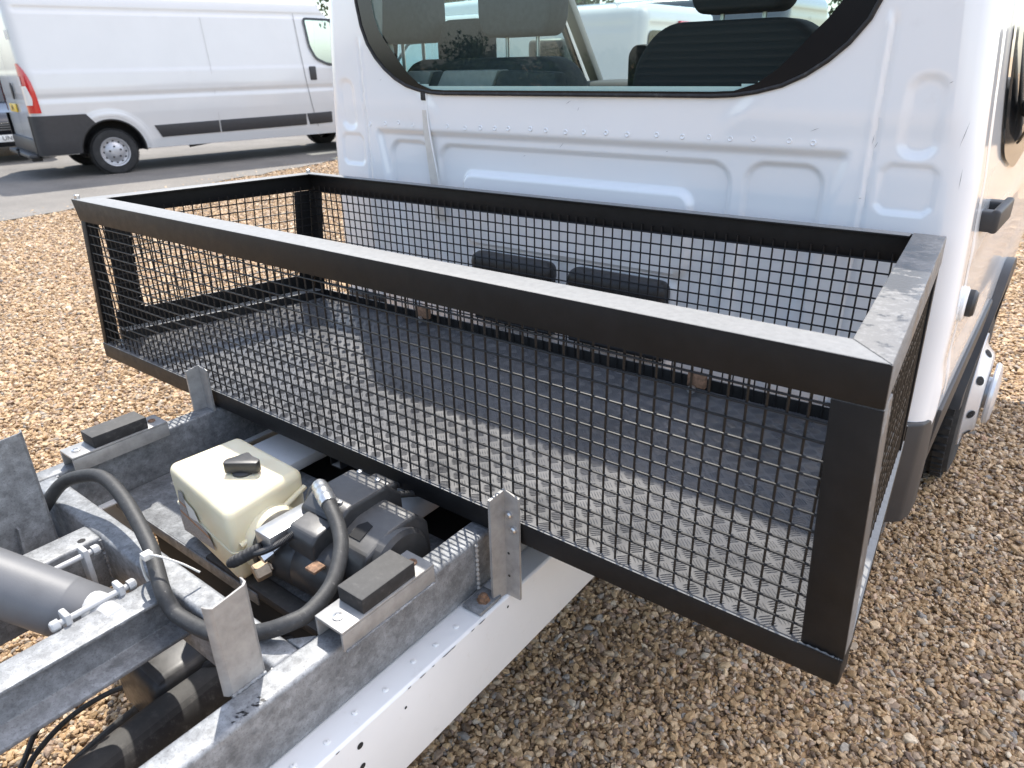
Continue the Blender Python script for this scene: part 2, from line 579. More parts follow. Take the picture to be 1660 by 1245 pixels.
# ------------------------------------------------------------------ vehicle shells (local frame: forward +Y, right +X, rear face at y = 0)
def shell(zs, w, yf, r, us, xs, emb=None, top=None, holes=None, front_open=None, nc=6):
    """closed body: right half swept from front to rear centre, mirrored. Returns MB."""
    rows = []
    for z in zs:
        W, F = w(z), yf(z)
        row = []
        for t in us:                      # 1 (front) .. 0 (corner)
            y = r + t * (F - r)
            e = emb('side', y, z) if emb else 0
            row.append((W + e, y, z))
        for k in range(1, nc):
            a = math.pi / 2 * k / nc
            row.append((W - r + r * math.cos(a), r - r * math.sin(a), z))
        for t in xs:                      # 1 .. 0
            x = (W - r) * t
            e = emb('rear', x, z) if emb else 0
            row.append((x, -e, z))
        rows.append(row)
    if top:                               # roof roll-in
        H, rad, n = top
        base = rows[-1]
        z0 = zs[-1]
        for k in range(1, n + 1):
            a = math.pi / 2 * k / n
            ins, dz = rad * (1 - math.cos(a)), (H - z0) * math.sin(a)
            rows.append([(max(0.0, p[0] - ins * min(1, p[0] / 0.5)), p[1] + ins * (1 if p[1] < 0.3 else (-1.2 if i_ == 0 else 0)), z0 + dz) for i_, p in enumerate(base)])
    nj = len(rows[0])
    mb = MB()
    vs_ = [p for row in rows for p in row]
    nr = len(vs_)
    vs_ += [(-p[0], p[1], p[2]) for p in vs_]
    fs = []
    for k in range(len(rows) - 1):
        for j in range(nj - 1):
            a, b_, c, d = k * nj + j, k * nj + j + 1, (k + 1) * nj + j + 1, (k + 1) * nj + j
            if holes:
                m_ = [sum(vs_[q][i] for q in (a, b_, c, d)) / 4 for i in range(3)]
                kind = 'side' if j < len(us) - 1 else ('rear' if j >= len(us) + nc - 2 else 'corner')
                if holes(kind, m_):
                    continue
            fs.append((a, b_, c, d))
            fs.append((nr + d, nr + c, nr + b_, nr + a))
        zc = (rows[k][0][2] + rows[k + 1][0][2]) / 2
        if not (front_open and front_open(zc)):
            a, d = k * nj, (k + 1) * nj
            fs.append((a, d, nr + d, nr + a))
    k = len(rows) - 1
    for j in range(nj - 1):
        a, b_ = k * nj + j, k * nj + j + 1
        fs.append((a, b_, nr + b_, nr + a))
    mb.add(vs_, fs)
    return mb

def side_poly(poly, w, off, sx, thick=0.0):
    """patch on the vehicle side: outline in (y, z)"""
    mb = MB()
    pts = [(sx * (w(z) + off), y, z) for y, z in poly]
    if thick:
        mb.prism(pts, (-sx * thick, 0, 0))
    else:
        mb.add(pts, [tuple(range(len(pts)))])
    return mb

def ring2d(outer, inner, f):
    mb = MB()
    n = len(outer)
    mb.add([f(*p) for p in outer] + [f(*p) for p in inner], [(i, (i + 1) % n, n + (i + 1) % n, n + i) for i in range(n)])
    return mb

def strip(path, width, f):
    """thin line on a surface: path in surface (a, b), f maps to 3-D"""
    mb = MB()
    P = [Vector(p) for p in path]
    vs_, fs = [], []
    for i, p in enumerate(P):
        t = (P[min(i + 1, len(P) - 1)] - P[max(i - 1, 0)]).normalized()
        n = Vector((-t.y, t.x)) * width / 2
        vs_ += [f(*(p + n)), f(*(p - n))]
    for i in range(len(P) - 1):
        fs.append((2 * i, 2 * i + 1, 2 * i + 3, 2 * i + 2))
    return mb.add(vs_, fs)

def make_wheel(parent, x, y, sx, rad=0.345, wid=0.21, dome=False, detail=True):
    """wheel, outer face at x, axle along X; wheel > tyre, rim, hub"""
    n = 40 if detail else 20
    ax = (sx, 0, 0)
    o = Vector((x, y, rad))
    wh = MB().lathe([(rad * 0.60, -wid * 0.9), (rad * 0.60, -0.03)], o, ax, n).build('wheel', 'dark_void', parent)
    t = MB()
    rr = rad * 0.64
    t.lathe([(rr, -wid), (rad * 0.9, -wid), (rad * 0.985, -wid * 0.88), (rad, -wid * 0.5), (rad * 0.985, -0.03), (rad * 0.93, -0.004), (rad * 0.82, 0.004), (rr * 1.03, 0.0), (rr, -0.02)], o, ax, n, closed=True)
    if detail:
        for i in range(60):
            a = 2 * math.pi * i / 60
            d = Vector((0, math.cos(a), math.sin(a)))
            tn = Vector((0, -math.sin(a), math.cos(a)))
            for q in (0.16, 0.38, 0.62, 0.84):
                c = o + Vector((sx, 0, 0)) * (-wid * q) + d * rad * 0.985
                t.slab(c - tn * 0.013 + Vector((-0.018, 0, 0)), c - tn * 0.013 + Vector((0.018, 0, 0)), tn * 0.024, d * 0.012)
    tire = t.build('tyre', 'tyre', wh)
    rim = MB().lathe([(rr, -0.01), (rr * 0.97, 0.004), (rr * 0.9, 0.0), (rr * 0.84, -0.03), (rr * 0.70, -0.035), (rr * 0.5, 0.0), (rr * 0.30, 0.012), (rr * 0.2, 0.016), (0.001, 0.016)], o, ax, n)
    for i in range(10 if detail else 0):
        pass
    rim = rim.build('rim', 'silver_rim', wh)
    if detail:
        holes = MB()
        for i in range(12):
            a = 2 * math.pi * i / 12
            c = o + Vector((0, math.cos(a), math.sin(a))) * rr * 0.73
            holes.lathe([(0.016, -0.032), (0.001, -0.031)], c, ax, 10)
        holes.build('rim_hole', 'dark_void', wh)
        nuts = MB()
        for i in range(5):
            a = 2 * math.pi * i / 5 + 0.4
            c = o + Vector((0, math.cos(a), math.sin(a))) * rr * 0.38
            nuts.lathe([(0.014, 0.0), (0.014, 0.022), (0.009, 0.026), (0.001, 0.026)], c, ax, 6)
        nuts.build('wheel_nut', 'steel' if dome else 'dark_void', wh)
    return wh

def half_liner(sx, xo, y, rad, parent, depth=0.36):
    A_ = lin(R(-4), R(184), 26)
    o_ = [(sx * xo, y + rad * math.cos(a), 0.37 + rad * math.sin(a)) for a in A_]
    i_ = [(sx * (xo - depth), y + rad * math.cos(a), 0.37 + rad * math.sin(a)) for a in A_]
    n = len(A_)
    mb = MB().add(o_ + i_, [(k, k + 1, n + k + 1, n + k) for k in range(n - 1)] + [tuple(range(n, 2 * n))])
    mb.build('arch_liner', 'dark_void', parent)

def text_mesh(txt, size, name, mat, parent, loc, rot):
    cu = bpy.data.curves.new(name, 'FONT')
    cu.body = txt
    cu.size = size
    cu.align_x = 'CENTER'
    cu.align_y = 'CENTER'
    cu.extrude = 0.001
    tmp = bpy.data.objects.new('tmp', cu)
    COL.objects.link(tmp)
    dg = bpy.context.evaluated_depsgraph_get()
    me = bpy.data.meshes.new_from_object(tmp.evaluated_get(dg))
    bpy.data.objects.remove(tmp)
    me.materials.clear()
    me.materials.append(MATS[mat])
    me.name = name
    o = bpy.data.objects.new(name, me)
    COL.objects.link(o)
    o.parent = parent
    o.location = loc
    o.rotation_euler = rot
    return o

def lin(a, b_, n):
    return [a + (b_ - a) * i / (n - 1) for i in range(n)]

# ================================================================== the ground
def wavy(p0, p1, n, amp):
    out = []
    for i in range(n):
        t = i / (n - 1)
        d = Vector((p1[0] - p0[0], p1[1] - p0[1], 0)).normalized()
        q = Vector((p0[0] + (p1[0] - p0[0]) * t, p0[1] + (p1[1] - p0[1]) * t, 0)) + Vector((-d.y, d.x, 0)) * (math.sin(i * 1.3) * 0.5 + RNG.normal() * 0.4) * amp
        out.append(q)
    return out
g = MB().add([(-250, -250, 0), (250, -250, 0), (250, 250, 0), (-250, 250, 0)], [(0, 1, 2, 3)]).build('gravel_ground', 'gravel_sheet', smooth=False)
tag(g, 'tan pea gravel yard under and around the truck', kind='structure')
near = wavy((-7.0, -10.3), (-14.7, 33.8), 200, 0.06)
farr = wavy((-14.6, -8.0), (-22.3, 36.0), 200, 0.06)
road_poly = [(p.x, p.y) for p in near] + [(p.x, p.y) for p in reversed(farr)]
g = MB()
nn = len(near)
g.add([(p.x, p.y, 0.016) for p in near] + [(p.x, p.y, 0.016) for p in farr], [(i, i + 1, nn + i + 1, nn + i) for i in range(nn - 1)])
g = g.build('road', 'tarmac', smooth=False)
tag(g, 'grey compacted roadway beside the gravel', kind='structure')

# loose stones: points here, pebbles grown and instanced in geometry nodes
def gravel():
    pts = []
    def fill(x0, x1, y0, y1, dens):
        n = int((x1 - x0) * (y1 - y0) * dens)
        return np.c_[RNG.uniform(x0, x1, n), RNG.uniform(y0, y1, n)]
    P = np.concatenate([fill(-10.6, 3.0, -0.8, 10.0, 18500)])
    d = np.sqrt(P[:, 0] ** 2 + P[:, 1] ** 2 + 2.2)
    keep = RNG.uniform(0, 1, len(P)) < np.clip((2.5 / d) ** 1.4, 0.12, 1)
    P, d = P[keep], d[keep]
    # stop at the road edge with a few strays
    edge = np.interp(P[:, 1], [p.y for p in near], [p.x for p in near])
    k2 = (P[:, 0] > edge) | ((P[:, 0] > edge - 0.5) & (RNG.uniform(0, 1, len(P)) < 0.12))
    P, d = P[k2], d[k2]
    n = len(P)
    s = np.clip(RNG.lognormal(math.log(0.0060), 0.34, n), 0.0028, 0.0145) * np.clip((d / 2.8) ** 0.42, 1.0, 1.5)
    z = RNG.uniform(-0.002, 0.012, n)
    me = bpy.data.meshes.new('gravel_stones')
    me.vertices.add(n)
    me.vertices.foreach_set('co', np.c_[P, z].ravel())
    at = me.attributes.new('sz', 'FLOAT', 'POINT')
    at.data.foreach_set('value', s)
    o = bpy.data.objects.new('gravel_stones', me)
    COL.objects.link(o)
    me.materials.append(MATS['stone'])
    tag(o, 'loose rounded brown and tan gravel stones', kind='stuff')
    ng = bpy.data.node_groups.new('pebbles', 'GeometryNodeTree')
    ng.interface.new_socket('Geometry', in_out='INPUT', socket_type='NodeSocketGeometry')
    ng.interface.new_socket('Geometry', in_out='OUTPUT', socket_type='NodeSocketGeometry')
    nd, ln = ng.nodes, ng.links
    gi, go = nd.new('NodeGroupInput'), nd.new('NodeGroupOutput')
    join = nd.new('GeometryNodeJoinGeometry')
    for i in range(9):
        ico = nd.new('GeometryNodeMeshIcoSphere')
        ico.inputs['Radius'].default_value = 1.0
        ico.inputs['Subdivisions'].default_value = 2 if i % 3 else 3
        nt_ = nd.new('ShaderNodeTexNoise')
        nt_.noise_dimensions = '4D'
        nt_.inputs['W'].default_value = i * 7.3
        nt_.inputs['Scale'].default_value = 0.75
        nt_.inputs['Detail'].default_value = 1.2
        sub = nd.new('ShaderNodeVectorMath')
        sub.operation = 'SUBTRACT'
        sub.inputs[1].default_value = (0.5, 0.5, 0.5)
        ln.new(nt_.outputs['Color'], sub.inputs[0])
        sc = nd.new('ShaderNodeVectorMath')
        sc.operation = 'SCALE'
        sc.inputs['Scale'].default_value = 1.9
        ln.new(sub.outputs[0], sc.inputs[0])
        sp = nd.new('GeometryNodeSetPosition')
        ln.new(ico.outputs['Mesh'], sp.inputs['Geometry'])
        ln.new(sc.outputs[0], sp.inputs['Offset'])
        sm = nd.new('GeometryNodeSetShadeSmooth')
        sm.inputs['Shade Smooth'].default_value = (i % 3 == 0)
        ln.new(sp.outputs[0], sm.inputs[0])
        tr = nd.new('GeometryNodeTransform')
        tr.inputs['Scale'].default_value = (1.25, 0.95 - 0.03 * i, 0.62 + 0.03 * (i % 4))
        ln.new(sm.outputs[0], tr.inputs[0])
        mt = nd.new('GeometryNodeSetMaterial')
        mt.inputs['Material'].default_value = MATS['stone']
        ln.new(tr.outputs[0], mt.inputs[0])
        ti = nd.new('GeometryNodeGeometryToInstance')
        ln.new(mt.outputs[0], ti.inputs[0])
        ln.new(ti.outputs[0], join.inputs[0])
    iop = nd.new('GeometryNodeInstanceOnPoints')
    ln.new(gi.outputs[0], iop.inputs['Points'])
    ln.new(join.outputs[0], iop.inputs['Instance'])
    iop.inputs['Pick Instance'].default_value = True
    ri = nd.new('FunctionNodeRandomValue')
    ri.data_type = 'INT'
    ri.inputs[4].default_value = 0
    ri.inputs[5].default_value = 8
    ri.inputs['Seed'].default_value = 3
    ln.new(ri.outputs[2], iop.inputs['Instance Index'])
    rr = nd.new('FunctionNodeRandomValue')
    rr.data_type = 'FLOAT_VECTOR'
    rr.inputs[0].default_value = (-0.45, -0.45, 0)
    rr.inputs[1].default_value = (0.45, 0.45, 6.283)
    ln.new(rr.outputs[0], iop.inputs['Rotation'])
    na = nd.new('GeometryNodeInputNamedAttribute')
    na.data_type = 'FLOAT'
    na.inputs['Name'].default_value = 'sz'
    ln.new(na.outputs[0], iop.inputs['Scale'])
    ln.new(iop.outputs[0], go.inputs[0])
    md = o.modifiers.new('pebbles', 'NODES')
    md.node_group = ng
    return n
N_STONES = gravel()

# ================================================================== the truck
TX, TY = -1.08, 1.62
truck = thing('flatbed_truck', 'white single-cab flatbed truck the black mesh cage is mounted behind', 'truck', (TX, TY, 0))

W_TAB = [(0.45, 0.925), (0.77, 0.952), (1.0, 0.952), (1.27, 0.938), (1.43, 0.922), (1.58, 0.907), (1.70, 0.89), (2.0, 0.855), (2.12, 0.84)]
def tw(z):
    return interp(z, W_TAB)
YF_TAB = [(0.45, 2.35), (1.0, 2.33), (1.12, 2.25), (1.25, 1.95), (1.36, 1.72), (2.1, 0.98)]
def tyf(z):
    return interp(z, YF_TAB)
half = [(0.0, 1.425), (0.40, 1.425), (0.45, 1.427), (0.50, 1.434), (0.55, 1.446), (0.595, 1.466), (0.635, 1.492), (0.67, 1.523), (0.70, 1.562), (0.72, 1.61), (0.731, 1.67), (0.735, 1.74), (0.735, 1.86), (0.71, 1.94), (0.64, 1.985), (0.5, 2.0), (0.0, 2.0)]
REARWIN = half + [(-x, z) for x, z in reversed(half[1:-1])]
RW_HOLE = shrink(REARWIN, 0.016)
SIDEWIN = [(0.30, 1.95), (0.28, 1.45), (0.36, 1.30), (0.70, 1.23), (1.50, 1.28), (1.62, 1.40), (1.10, 1.95)]
SIDEWIN = round_poly(SIDEWIN, 0.09, 5)
SW_HOLE = shrink(SIDEWIN, 0.02)

def temb(kind, a, z):
    if kind == 'rear':
        x = abs(a)
        e = 0.0
        lip = 0.0
        # stepped swage, panel below set back
        bound = 0.715 - (1.32 - z) * 0.20
        e -= 0.013 * sstep(1.325, 1.300, z) * sstep(bound, bound - 0.03, x)
        # recessed fields and the raised blister
        e -= 0.011 * sstep(0.004, -0.009, rrect(x, z, -0.455, 0.455, 0.70, 1.283, 0.05))
        e += 0.017 * sstep(0.004, -0.010, rrect(x, z, -0.365, 0.365, 0.995, 1.210, 0.04))
        e -= 0.010 * sstep(0.004, -0.009, rrect(x, z, 0.487, 0.660, 0.84, 1.287, 0.045))
        e += 0.012 * sstep(0.004, -0.02, rrect(x, z, 0.02, 0.345, 0.60, 0.985, 0.03))
        # pillar pressings
        d = max(rrect(x, z, 0.768, 0.872, 1.205, 1.300, 0.012), (abs(x - 0.82) + abs(z - 1.2525)) * 0.7071 - 0.060)
        e -= 0.005 * sstep(0.004, -0.006, d)
        d = rrect(x, z, 0.792, 0.858, 1.315, 1.462, 0.03)
        e -= 0.006 * sstep(0.008, -0.012, d)
        # vertical pillar seam
        e -= 0.004 * max(0, 1 - abs(x - 0.748) / 0.008) * (1 if z < 1.56 else 0)
        e += 0.003 * max(0, 1 - abs(x - 0.737) / 0.008) * (1 if z < 1.56 else 0)
        # soft diagonal crease and gentle panel waviness
        e += 0.004 * sstep(0.0, 0.06, x - 0.50 - (1.47 - z) * -0.9) * sstep(1.33, 1.40, z)
        e += 0.0012 * math.sin(x * 9 + z * 5) * math.cos(z * 11)
        return e
    y = a
    e = 0.008 * sstep(0.9, 0.82, z) + 0.006 * math.exp(-((z - 1.12) / 0.03) ** 2) * sstep(0.05, 0.3, y)
    e -= 0.006 * max(0, 1 - abs(y - 0.13) / 0.012) * (1 if z > 0.80 else 0)
    return e

def tholes(kind, c):
    if kind == 'rear' and inside((c[0], c[2]), RW_HOLE):
        return True
    if kind == 'side':
        if inside((c[1], c[2]), SW_HOLE):
            return True
        if math.hypot(c[1] - 1.34, c[2] - 0.36) < 0.41:
            return True
    return False
zs = lin(0.50, 1.05, 50) + lin(1.056, 1.50, 86) + lin(1.51, 2.10, 50)
us = sorted(set(lin(1, 0.45, 26) + lin(0.45, 0.0, 64)), reverse=True)
cab = shell(zs, tw, tyf, 0.05, us, lin(1, 0, 170), temb, (2.17, 0.07, 4), tholes, lambda z: 1.38 < z < 2.09, nc=7)
cab = cab.build('cab_body', 'white_paint', truck, angle=50)

fr = lambda y: (lambda x, z: (x, y, z))
bw = lambda x, z: 0.007 + 0.055 * sstep(0.45, 0.66, abs(x)) * (1.0 if z < 1.9 else 0.5)
MB_ = ring2d(REARWIN, shrink(REARWIN, bw), fr(-0.006)).build('window_border', 'frit', truck, smooth=False)
sl = MB()
P3 = [(x, -0.006, z) for x, z in shrink(REARWIN, -0.002)]
sl.tube(P3 + P3[:1], 0.005, 6, caps=False)
sl.build('window_seal', 'rubber', truck)
inn = shrink(REARWIN, lambda x, z: bw(x, z) - 0.006)
MB().add([(x, -0.003, z) for x, z in inn], [tuple(range(len(inn)))]).build('rear_window', 'cab_glass', truck, smooth=False)

for sx in (1, -1):
    f = lambda y, z, sx=sx: (sx * (tw(z) + 0.007), y, z)
    ring2d(shrink(SIDEWIN, -0.012), shrink(SIDEWIN, 0.045), f).build('door_window_frame', 'frit', truck, smooth=False)
    q = shrink(SIDEWIN, 0.04)
    MB().add([(sx * (tw(z) + 0.003), y, z) for y, z in q], [tuple(range(len(q)))]).build('door_window', 'dark_glass' if sx > 0 else 'cab_glass', truck, smooth=False)
    # windscreen pillar trims, seen from inside
    MB().slab((sx * 0.90, 1.66, 1.38), (sx * 0.83, 0.98, 2.08), (-sx * 0.055, 0, 0), (0, -0.04, -0.02)).build('windscreen_pillar', 'pillar_trim', truck, bevel=0.01)
    # inner door card, hides the painted shell from inside
    MB().box(sx * 0.86 - 0.01, sx * 0.86 + 0.01, 0.06, 1.68, 0.7, 1.27).build('door_card', 'interior_trim', truck, bevel=0.006)
    # sill and arch cladding
    top = [(0.10, 0.765), (1.0, 0.79), (0.93, 0.70), (0.5, 0.635), (0.10, 0.575)]
    side_poly(top, tw, 0.018, sx, 0.03).build('sill_trim', 'trim_plastic', truck, bevel=0.006)
    arc_o = [(1.34 + 0.49 * math.cos(a), 0.35 + 0.49 * math.sin(a)) for a in lin(R(168), R(5), 28)]
    arc_i = [(1.34 + 0.40 * math.cos(a), 0.35 + 0.40 * math.sin(a)) for a in lin(R(168), R(5), 28)]
    aw = lambda z: tw(max(z, 0.5))
    am = MB()
    A = [(sx * (aw(z) + 0.034), y, z) for y, z in arc_o]
    B = [(sx * (aw(z) + 0.034), y, z) for y, z in arc_i]
    Cc = [(sx * (aw(z) - 0.05), y, z) for y, z in arc_i]
    D = [(sx * (aw(z) - 0.01), y, z) for y, z in arc_o]
    n_ = len(A)
    am.add(A + B + Cc + D, [(i, i + 1, n_ + i + 1, n_ + i) for i in range(n_ - 1)] + [(n_ + i, n_ + i + 1, 2 * n_ + i + 1, 2 * n_ + i) for i in range(n_ - 1)] + [(i + 1, i, 3 * n_ + i, 3 * n_ + i + 1) for i in range(n_ - 1)])
    am.build('wheel_arch_trim', 'trim_plastic', truck)
    # black rear lower corner
    path = [(sx * 0.74, -0.018), (sx * 0.91, -0.018), (sx * 0.947, 0.012), (sx * 0.958, 0.05), (sx * 0.960, 0.12), (sx * 0.92, 0.12), (sx * 0.92, 0.05), (sx * 0.89, 0.02), (sx * 0.74, 0.01)]
    MB().prism([(x, y, 0.50) for x, y in path], (0, 0, 0.262)).build('corner_trim', 'trim_plastic', truck, bevel=0.008, seg=3)
    MB().box(sx * 0.70, sx * 0.915, 0.03, 0.50, 0.42, 0.497).build('sill_skirt', 'grey_car_paint', truck, bevel=0.02, seg=3)
    # arch liner
    half_liner(sx, 0.93, 1.34, 0.425, truck)
    wh = make_wheel(truck, sx * 0.965, 1.34, sx, 0.345, 0.225, True)
    # stepped silver wheel disc standing out of the rim, with a domed cap
    o_ = (sx * 0.965, 1.34, 0.345)
    dsc = MB().lathe([(0.205, -0.015), (0.20, 0.0), (0.175, 0.010), (0.15, 0.034), (0.14, 0.040), (0.05, 0.042), (0.001, 0.042)], o_, (sx, 0, 0), 40)
    dsc.build('wheel_disc', 'hub_silver', wh)
    hol = MB()
    for i in range(8):
        a = 2 * math.pi * i / 8 + 0.2
        c_ = Vector(o_) + Vector((sx * 0.0215, math.cos(a) * 0.164, math.sin(a) * 0.164))
        hol.lathe([(0.017, 0.001), (0.001, 0.002)], c_, (sx * 0.75, math.cos(a) * 0.66, math.sin(a) * 0.66), 10)
    hol.build('rim_hole', 'dark_void', wh)
    MB().lathe([(0.06, 0.03), (0.06, 0.052), (0.113, 0.053), (0.118, 0.059), (0.113, 0.069), (0.095, 0.076), (0.05, 0.080), (0.001, 0.081)], o_, (sx, 0, 0), 36).build('hub_cap', 'hub_silver', wh)
    # exterior door handle
    hd = MB()
    zc = 1.170
    xo = tw(zc)
    for yy, dx in ((0.21, 0.0), (0.35, 0.0)):
        hd.box(sx * (xo - 0.01), sx * (xo + 0.03), yy - 0.02, yy + 0.02, zc - 0.022, zc + 0.022)
    hd.slab((sx * (xo + 0.016), 0.19, zc - 0.024), (sx * (xo + 0.024), 0.39, zc - 0.024), (sx * 0.018, 0, 0), (0, 0, 0.05))
    hd.build('door_handle', 'trim_plastic', truck, bevel=0.007, seg=3)
    # rear wheels of the truck, behind and below the frame
for sx in (1, -1):
    make_wheel(truck, sx * 0.86, -2.75, sx, 0.34, 0.2, False)
# lock cap standing on the body side (offside only)
lc = Vector((tw(1.0) + 0.001, 0.15, 1.0))
MB().lathe([(0.038, -0.01), (0.038, 0.004), (0.034, 0.007), (0.001, 0.008)], lc, (1, 0, 0), 28).build('filler_surround', 'white_paint', truck)
MB().lathe([(0.030, 0.0), (0.030, 0.014), (0.025, 0.020), (0.001, 0.021)], lc + Vector((0.003, 0.012, 0)), (1, 0, 0), 28).build('filler_cap', 'trim_plastic', truck)
# mirrors
for sx in (1, -1):
    mr = MB().box(sx * 0.99, sx * 1.20, 1.48, 1.60, 1.22, 1.60)
    mr.box(sx * 0.90, sx * 1.0, 1.50, 1.57, 1.30, 1.36)
    mr.build('door_mirror', 'trim_plastic', truck, bevel=0.025, seg=3)
# air vents low on the rear wall
for x0, x1 in ((-0.316, -0.022), (0.032, 0.330)):
    v_ = MB().box(x0, x1, -0.035, 0.03, 0.915, 0.985).build('air_vent', 'black_plastic', truck, bevel=0.028, seg=4)
    s_ = MB()
    for k in range(6):
        s_.box(x0 + 0.01, x1 - 0.01, -0.022, 0.0, 0.775 + k * 0.023, 0.789 + k * 0.023)
    s_.box(x0 + 0.004, x1 - 0.004, -0.012, 0.01, 0.77, 0.93)
    s_.build('vent_grille', 'dark_void', v_)
# painted seam with old sealant
MB().add([(-0.494, -0.004, 1.424), (-0.472, -0.004, 1.424), (-0.468, -0.004, 1.325), (-0.448, 0.001, 1.185), (-0.436, 0.006, 1.06), (-0.476, 0.006, 1.06), (-0.486, 0.001, 1.19), (-0.494, -0.004, 1.325)], [(0, 7, 2, 1), (7, 6, 3, 2), (6, 5, 4, 3)]).build('seam_sealer', 'seam_sealer', truck)
MB().tube(spline([(-0.474, -0.004, 1.424), (-0.470, -0.004, 1.325), (-0.452, 0.003, 1.185), (-0.440, 0.009, 1.06)]), 0.0028, 6).build('seam_bead', 'white_paint', truck)
MB().box(-0.492, -0.474, -0.010, 0.0, 1.404, 1.430).build('drain_plug', 'rubber', truck, bevel=0.003)
# spot weld dimples
sw = MB()
for x in [-0.73, -0.66, -0.60, -0.54, -0.40, -0.332, -0.275, -0.224, -0.177, -0.102, -0.052, 0.01, 0.065, 0.13, 0.19, 0.269, 0.335, 0.40, 0.45, 0.503, 0.58, 0.63]:
    sw.lathe([(0.0075, 0.0), (0.005, 0.0026), (0.003, 0.0012), (0.0005, 0.0004)], (x, 0.0005, 1.336 + RNG.normal() * 0.0015), (0, -1, 0), 10)
sw.build('spot_weld', 'white_paint', truck)
# scuffs in the paint
sc = MB()
for x, z, a, l in ((0.02, 1.405, 0.5, 0.02), (0.05, 1.39, 1.2, 0.012), (0.0, 1.30, 0.8, 0.02), (0.565, 1.385, 1.9, 0.014), (0.63, 1.36, 0.4, 0.02), (0.745, 1.345, 1.5, 0.02), (0.752, 1.335, 1.2, 0.015), (0.74, 1.23, 0.3, 0.008), (0.90, 1.36, 1.4, 0.05), (0.91, 1.28, 1.6, 0.04), (0.86, 1.45, 0.5, 0.008), (-0.12, 1.268, 0.3, 0.01), (0.30, 1.30, 0.2, 0.008), (-0.66, 1.46, 0.6, 0.01)):
    d_ = Vector((math.cos(a), 0, math.sin(a))) * l / 2
    n_ = Vector((-math.sin(a), 0, math.cos(a))) * 0.0006
    p_ = Vector((x, -0.0035, z))
    sc.add([p_ - d_, p_ + n_, p_ + d_, p_ - n_], [(0, 1, 2, 3)])
sc.build('paint_scuff', 'scuff', truck, smooth=False)

# interior
MB().box(-0.85, 0.85, 0.05, 1.9, 0.62, 0.68).build('cab_floor', 'dark_void', truck)
MB().box(-0.86, 0.86, 1.22, 1.74, 0.95, 1.415).build('dashboard', 'dark_seat', truck, bevel=0.05, seg=4)
MB().box(-0.82, 0.82, 0.06, 0.95, 2.07, 2.10).build('roof_lining', 'pillar_trim', truck, bevel=0.01)
def seat_back(x0, x1, z1, mat, y0=0.26, y1=0.42, r=0.05, z0=0.72):
    prof = round_poly([(x0, z0), (x1, z0), (x1 + 0.01, z1 - 0.10), (x1 - 0.07, z1), (x0 + 0.07, z1), (x0 - 0.01, z1 - 0.10)], 0.07)
    return MB().prism([(x, y0, z) for x, z in prof], (0, y1 - y0, 0)).build('seat', mat, truck, bevel=0.03, seg=3)
def headrest(seat, x0, x1, z0, z1, mat, y=0.30, posts=True):
    prof = round_poly([(x0 + 0.02, z0), (x1 - 0.02, z0), (x1, z0 + 0.05), (x1, z1), (x0, z1), (x0, z0 + 0.05)], 0.04)
    h = MB().prism([(x, y - 0.05, z) for x, z in prof], (0, 0.11, 0))
    h = h.build('headrest', mat, seat, bevel=0.02, seg=3)
    if posts:
        p_ = MB()
        for q in (0.3, 0.72):
            xx = x0 + (x1 - x0) * q
            p_.tube([(xx, y, z0 - 0.10), (xx, y, z0 + 0.02)], 0.006, 8)
        p_ = p_.build('headrest_post', 'steel', seat)
bench = seat_back(-0.87, -0.16, 1.515, 'seat_fabric')
headrest(bench, -0.93, -0.70, 1.565, 1.80, 'seat_fabric')
headrest(bench, -0.487, -0.213, 1.57, 1.82, 'seat_fabric')
mid = MB().prism([(x, 0.33, z) for x, z in round_poly([(-0.735, 1.42), (-0.535, 1.42), (-0.535, 1.62), (-0.56, 1.632), (-0.70, 1.632), (-0.735, 1.60)], 0.03)], (0, 0.09, 0)).build('headrest', 'seat_fabric', bench, bevel=0.02, seg=3)
drv = seat_back(0.065, 0.56, 1.585, 'dark_seat', 0.24, 0.40)
headrest(drv, 0.205, 0.46, 1.60, 1.80, 'dark_seat')
# pale side bolsters low behind the glass
for x0, x1, xm in ((-0.70, -0.47, -0.575), (-0.53, -0.08, -0.30)):
    z1 = 1.482
    a_ = MB().prism([(x, 0.10 + (0 if x1 < -0.2 else -0.02), z) for x, z in [(x0 - 0.08, 1.30), (xm - 0.07, 1.30), (xm + 0.03, z1), (x0 + 0.05, z1)]], (0, 0.06, 0)).build('seat_bolster', 'seat_side', truck, bevel=0.008)
    b_ = MB().prism([(x, 0.10 + (0 if x1 < -0.2 else -0.02), z) for x, z in [(xm - 0.066, 1.30), (x1 + 0.03, 1.30), (x1, z1 - 0.008), (xm + 0.034, z1 - 0.002)]], (0, 0.055, 0)).build('seat_bolster', 'seat_fabric', truck, bevel=0.008)
MB().prism([(x, 0.98, z) for x, z in round_poly([(-0.36, 1.38), (-0.25, 1.38), (-0.255, 1.53), (-0.29, 1.552), (-0.34, 1.55), (-0.362, 1.52)], 0.02)], (0, 0.05, 0)).build('dash_screen', 'dark_seat', truck, bevel=0.01)
sw_ = MB()
sw_.lathe([(0.19 + 0.013 * math.cos(a), 0.013 * math.sin(a)) for a in lin(0, 2 * math.pi * 11 / 12, 12)], (0.42, 1.02, 1.32), (0, -0.8, 0.6), 32, closed=True)
sw_.build('steering_wheel', 'dark_seat', truck)

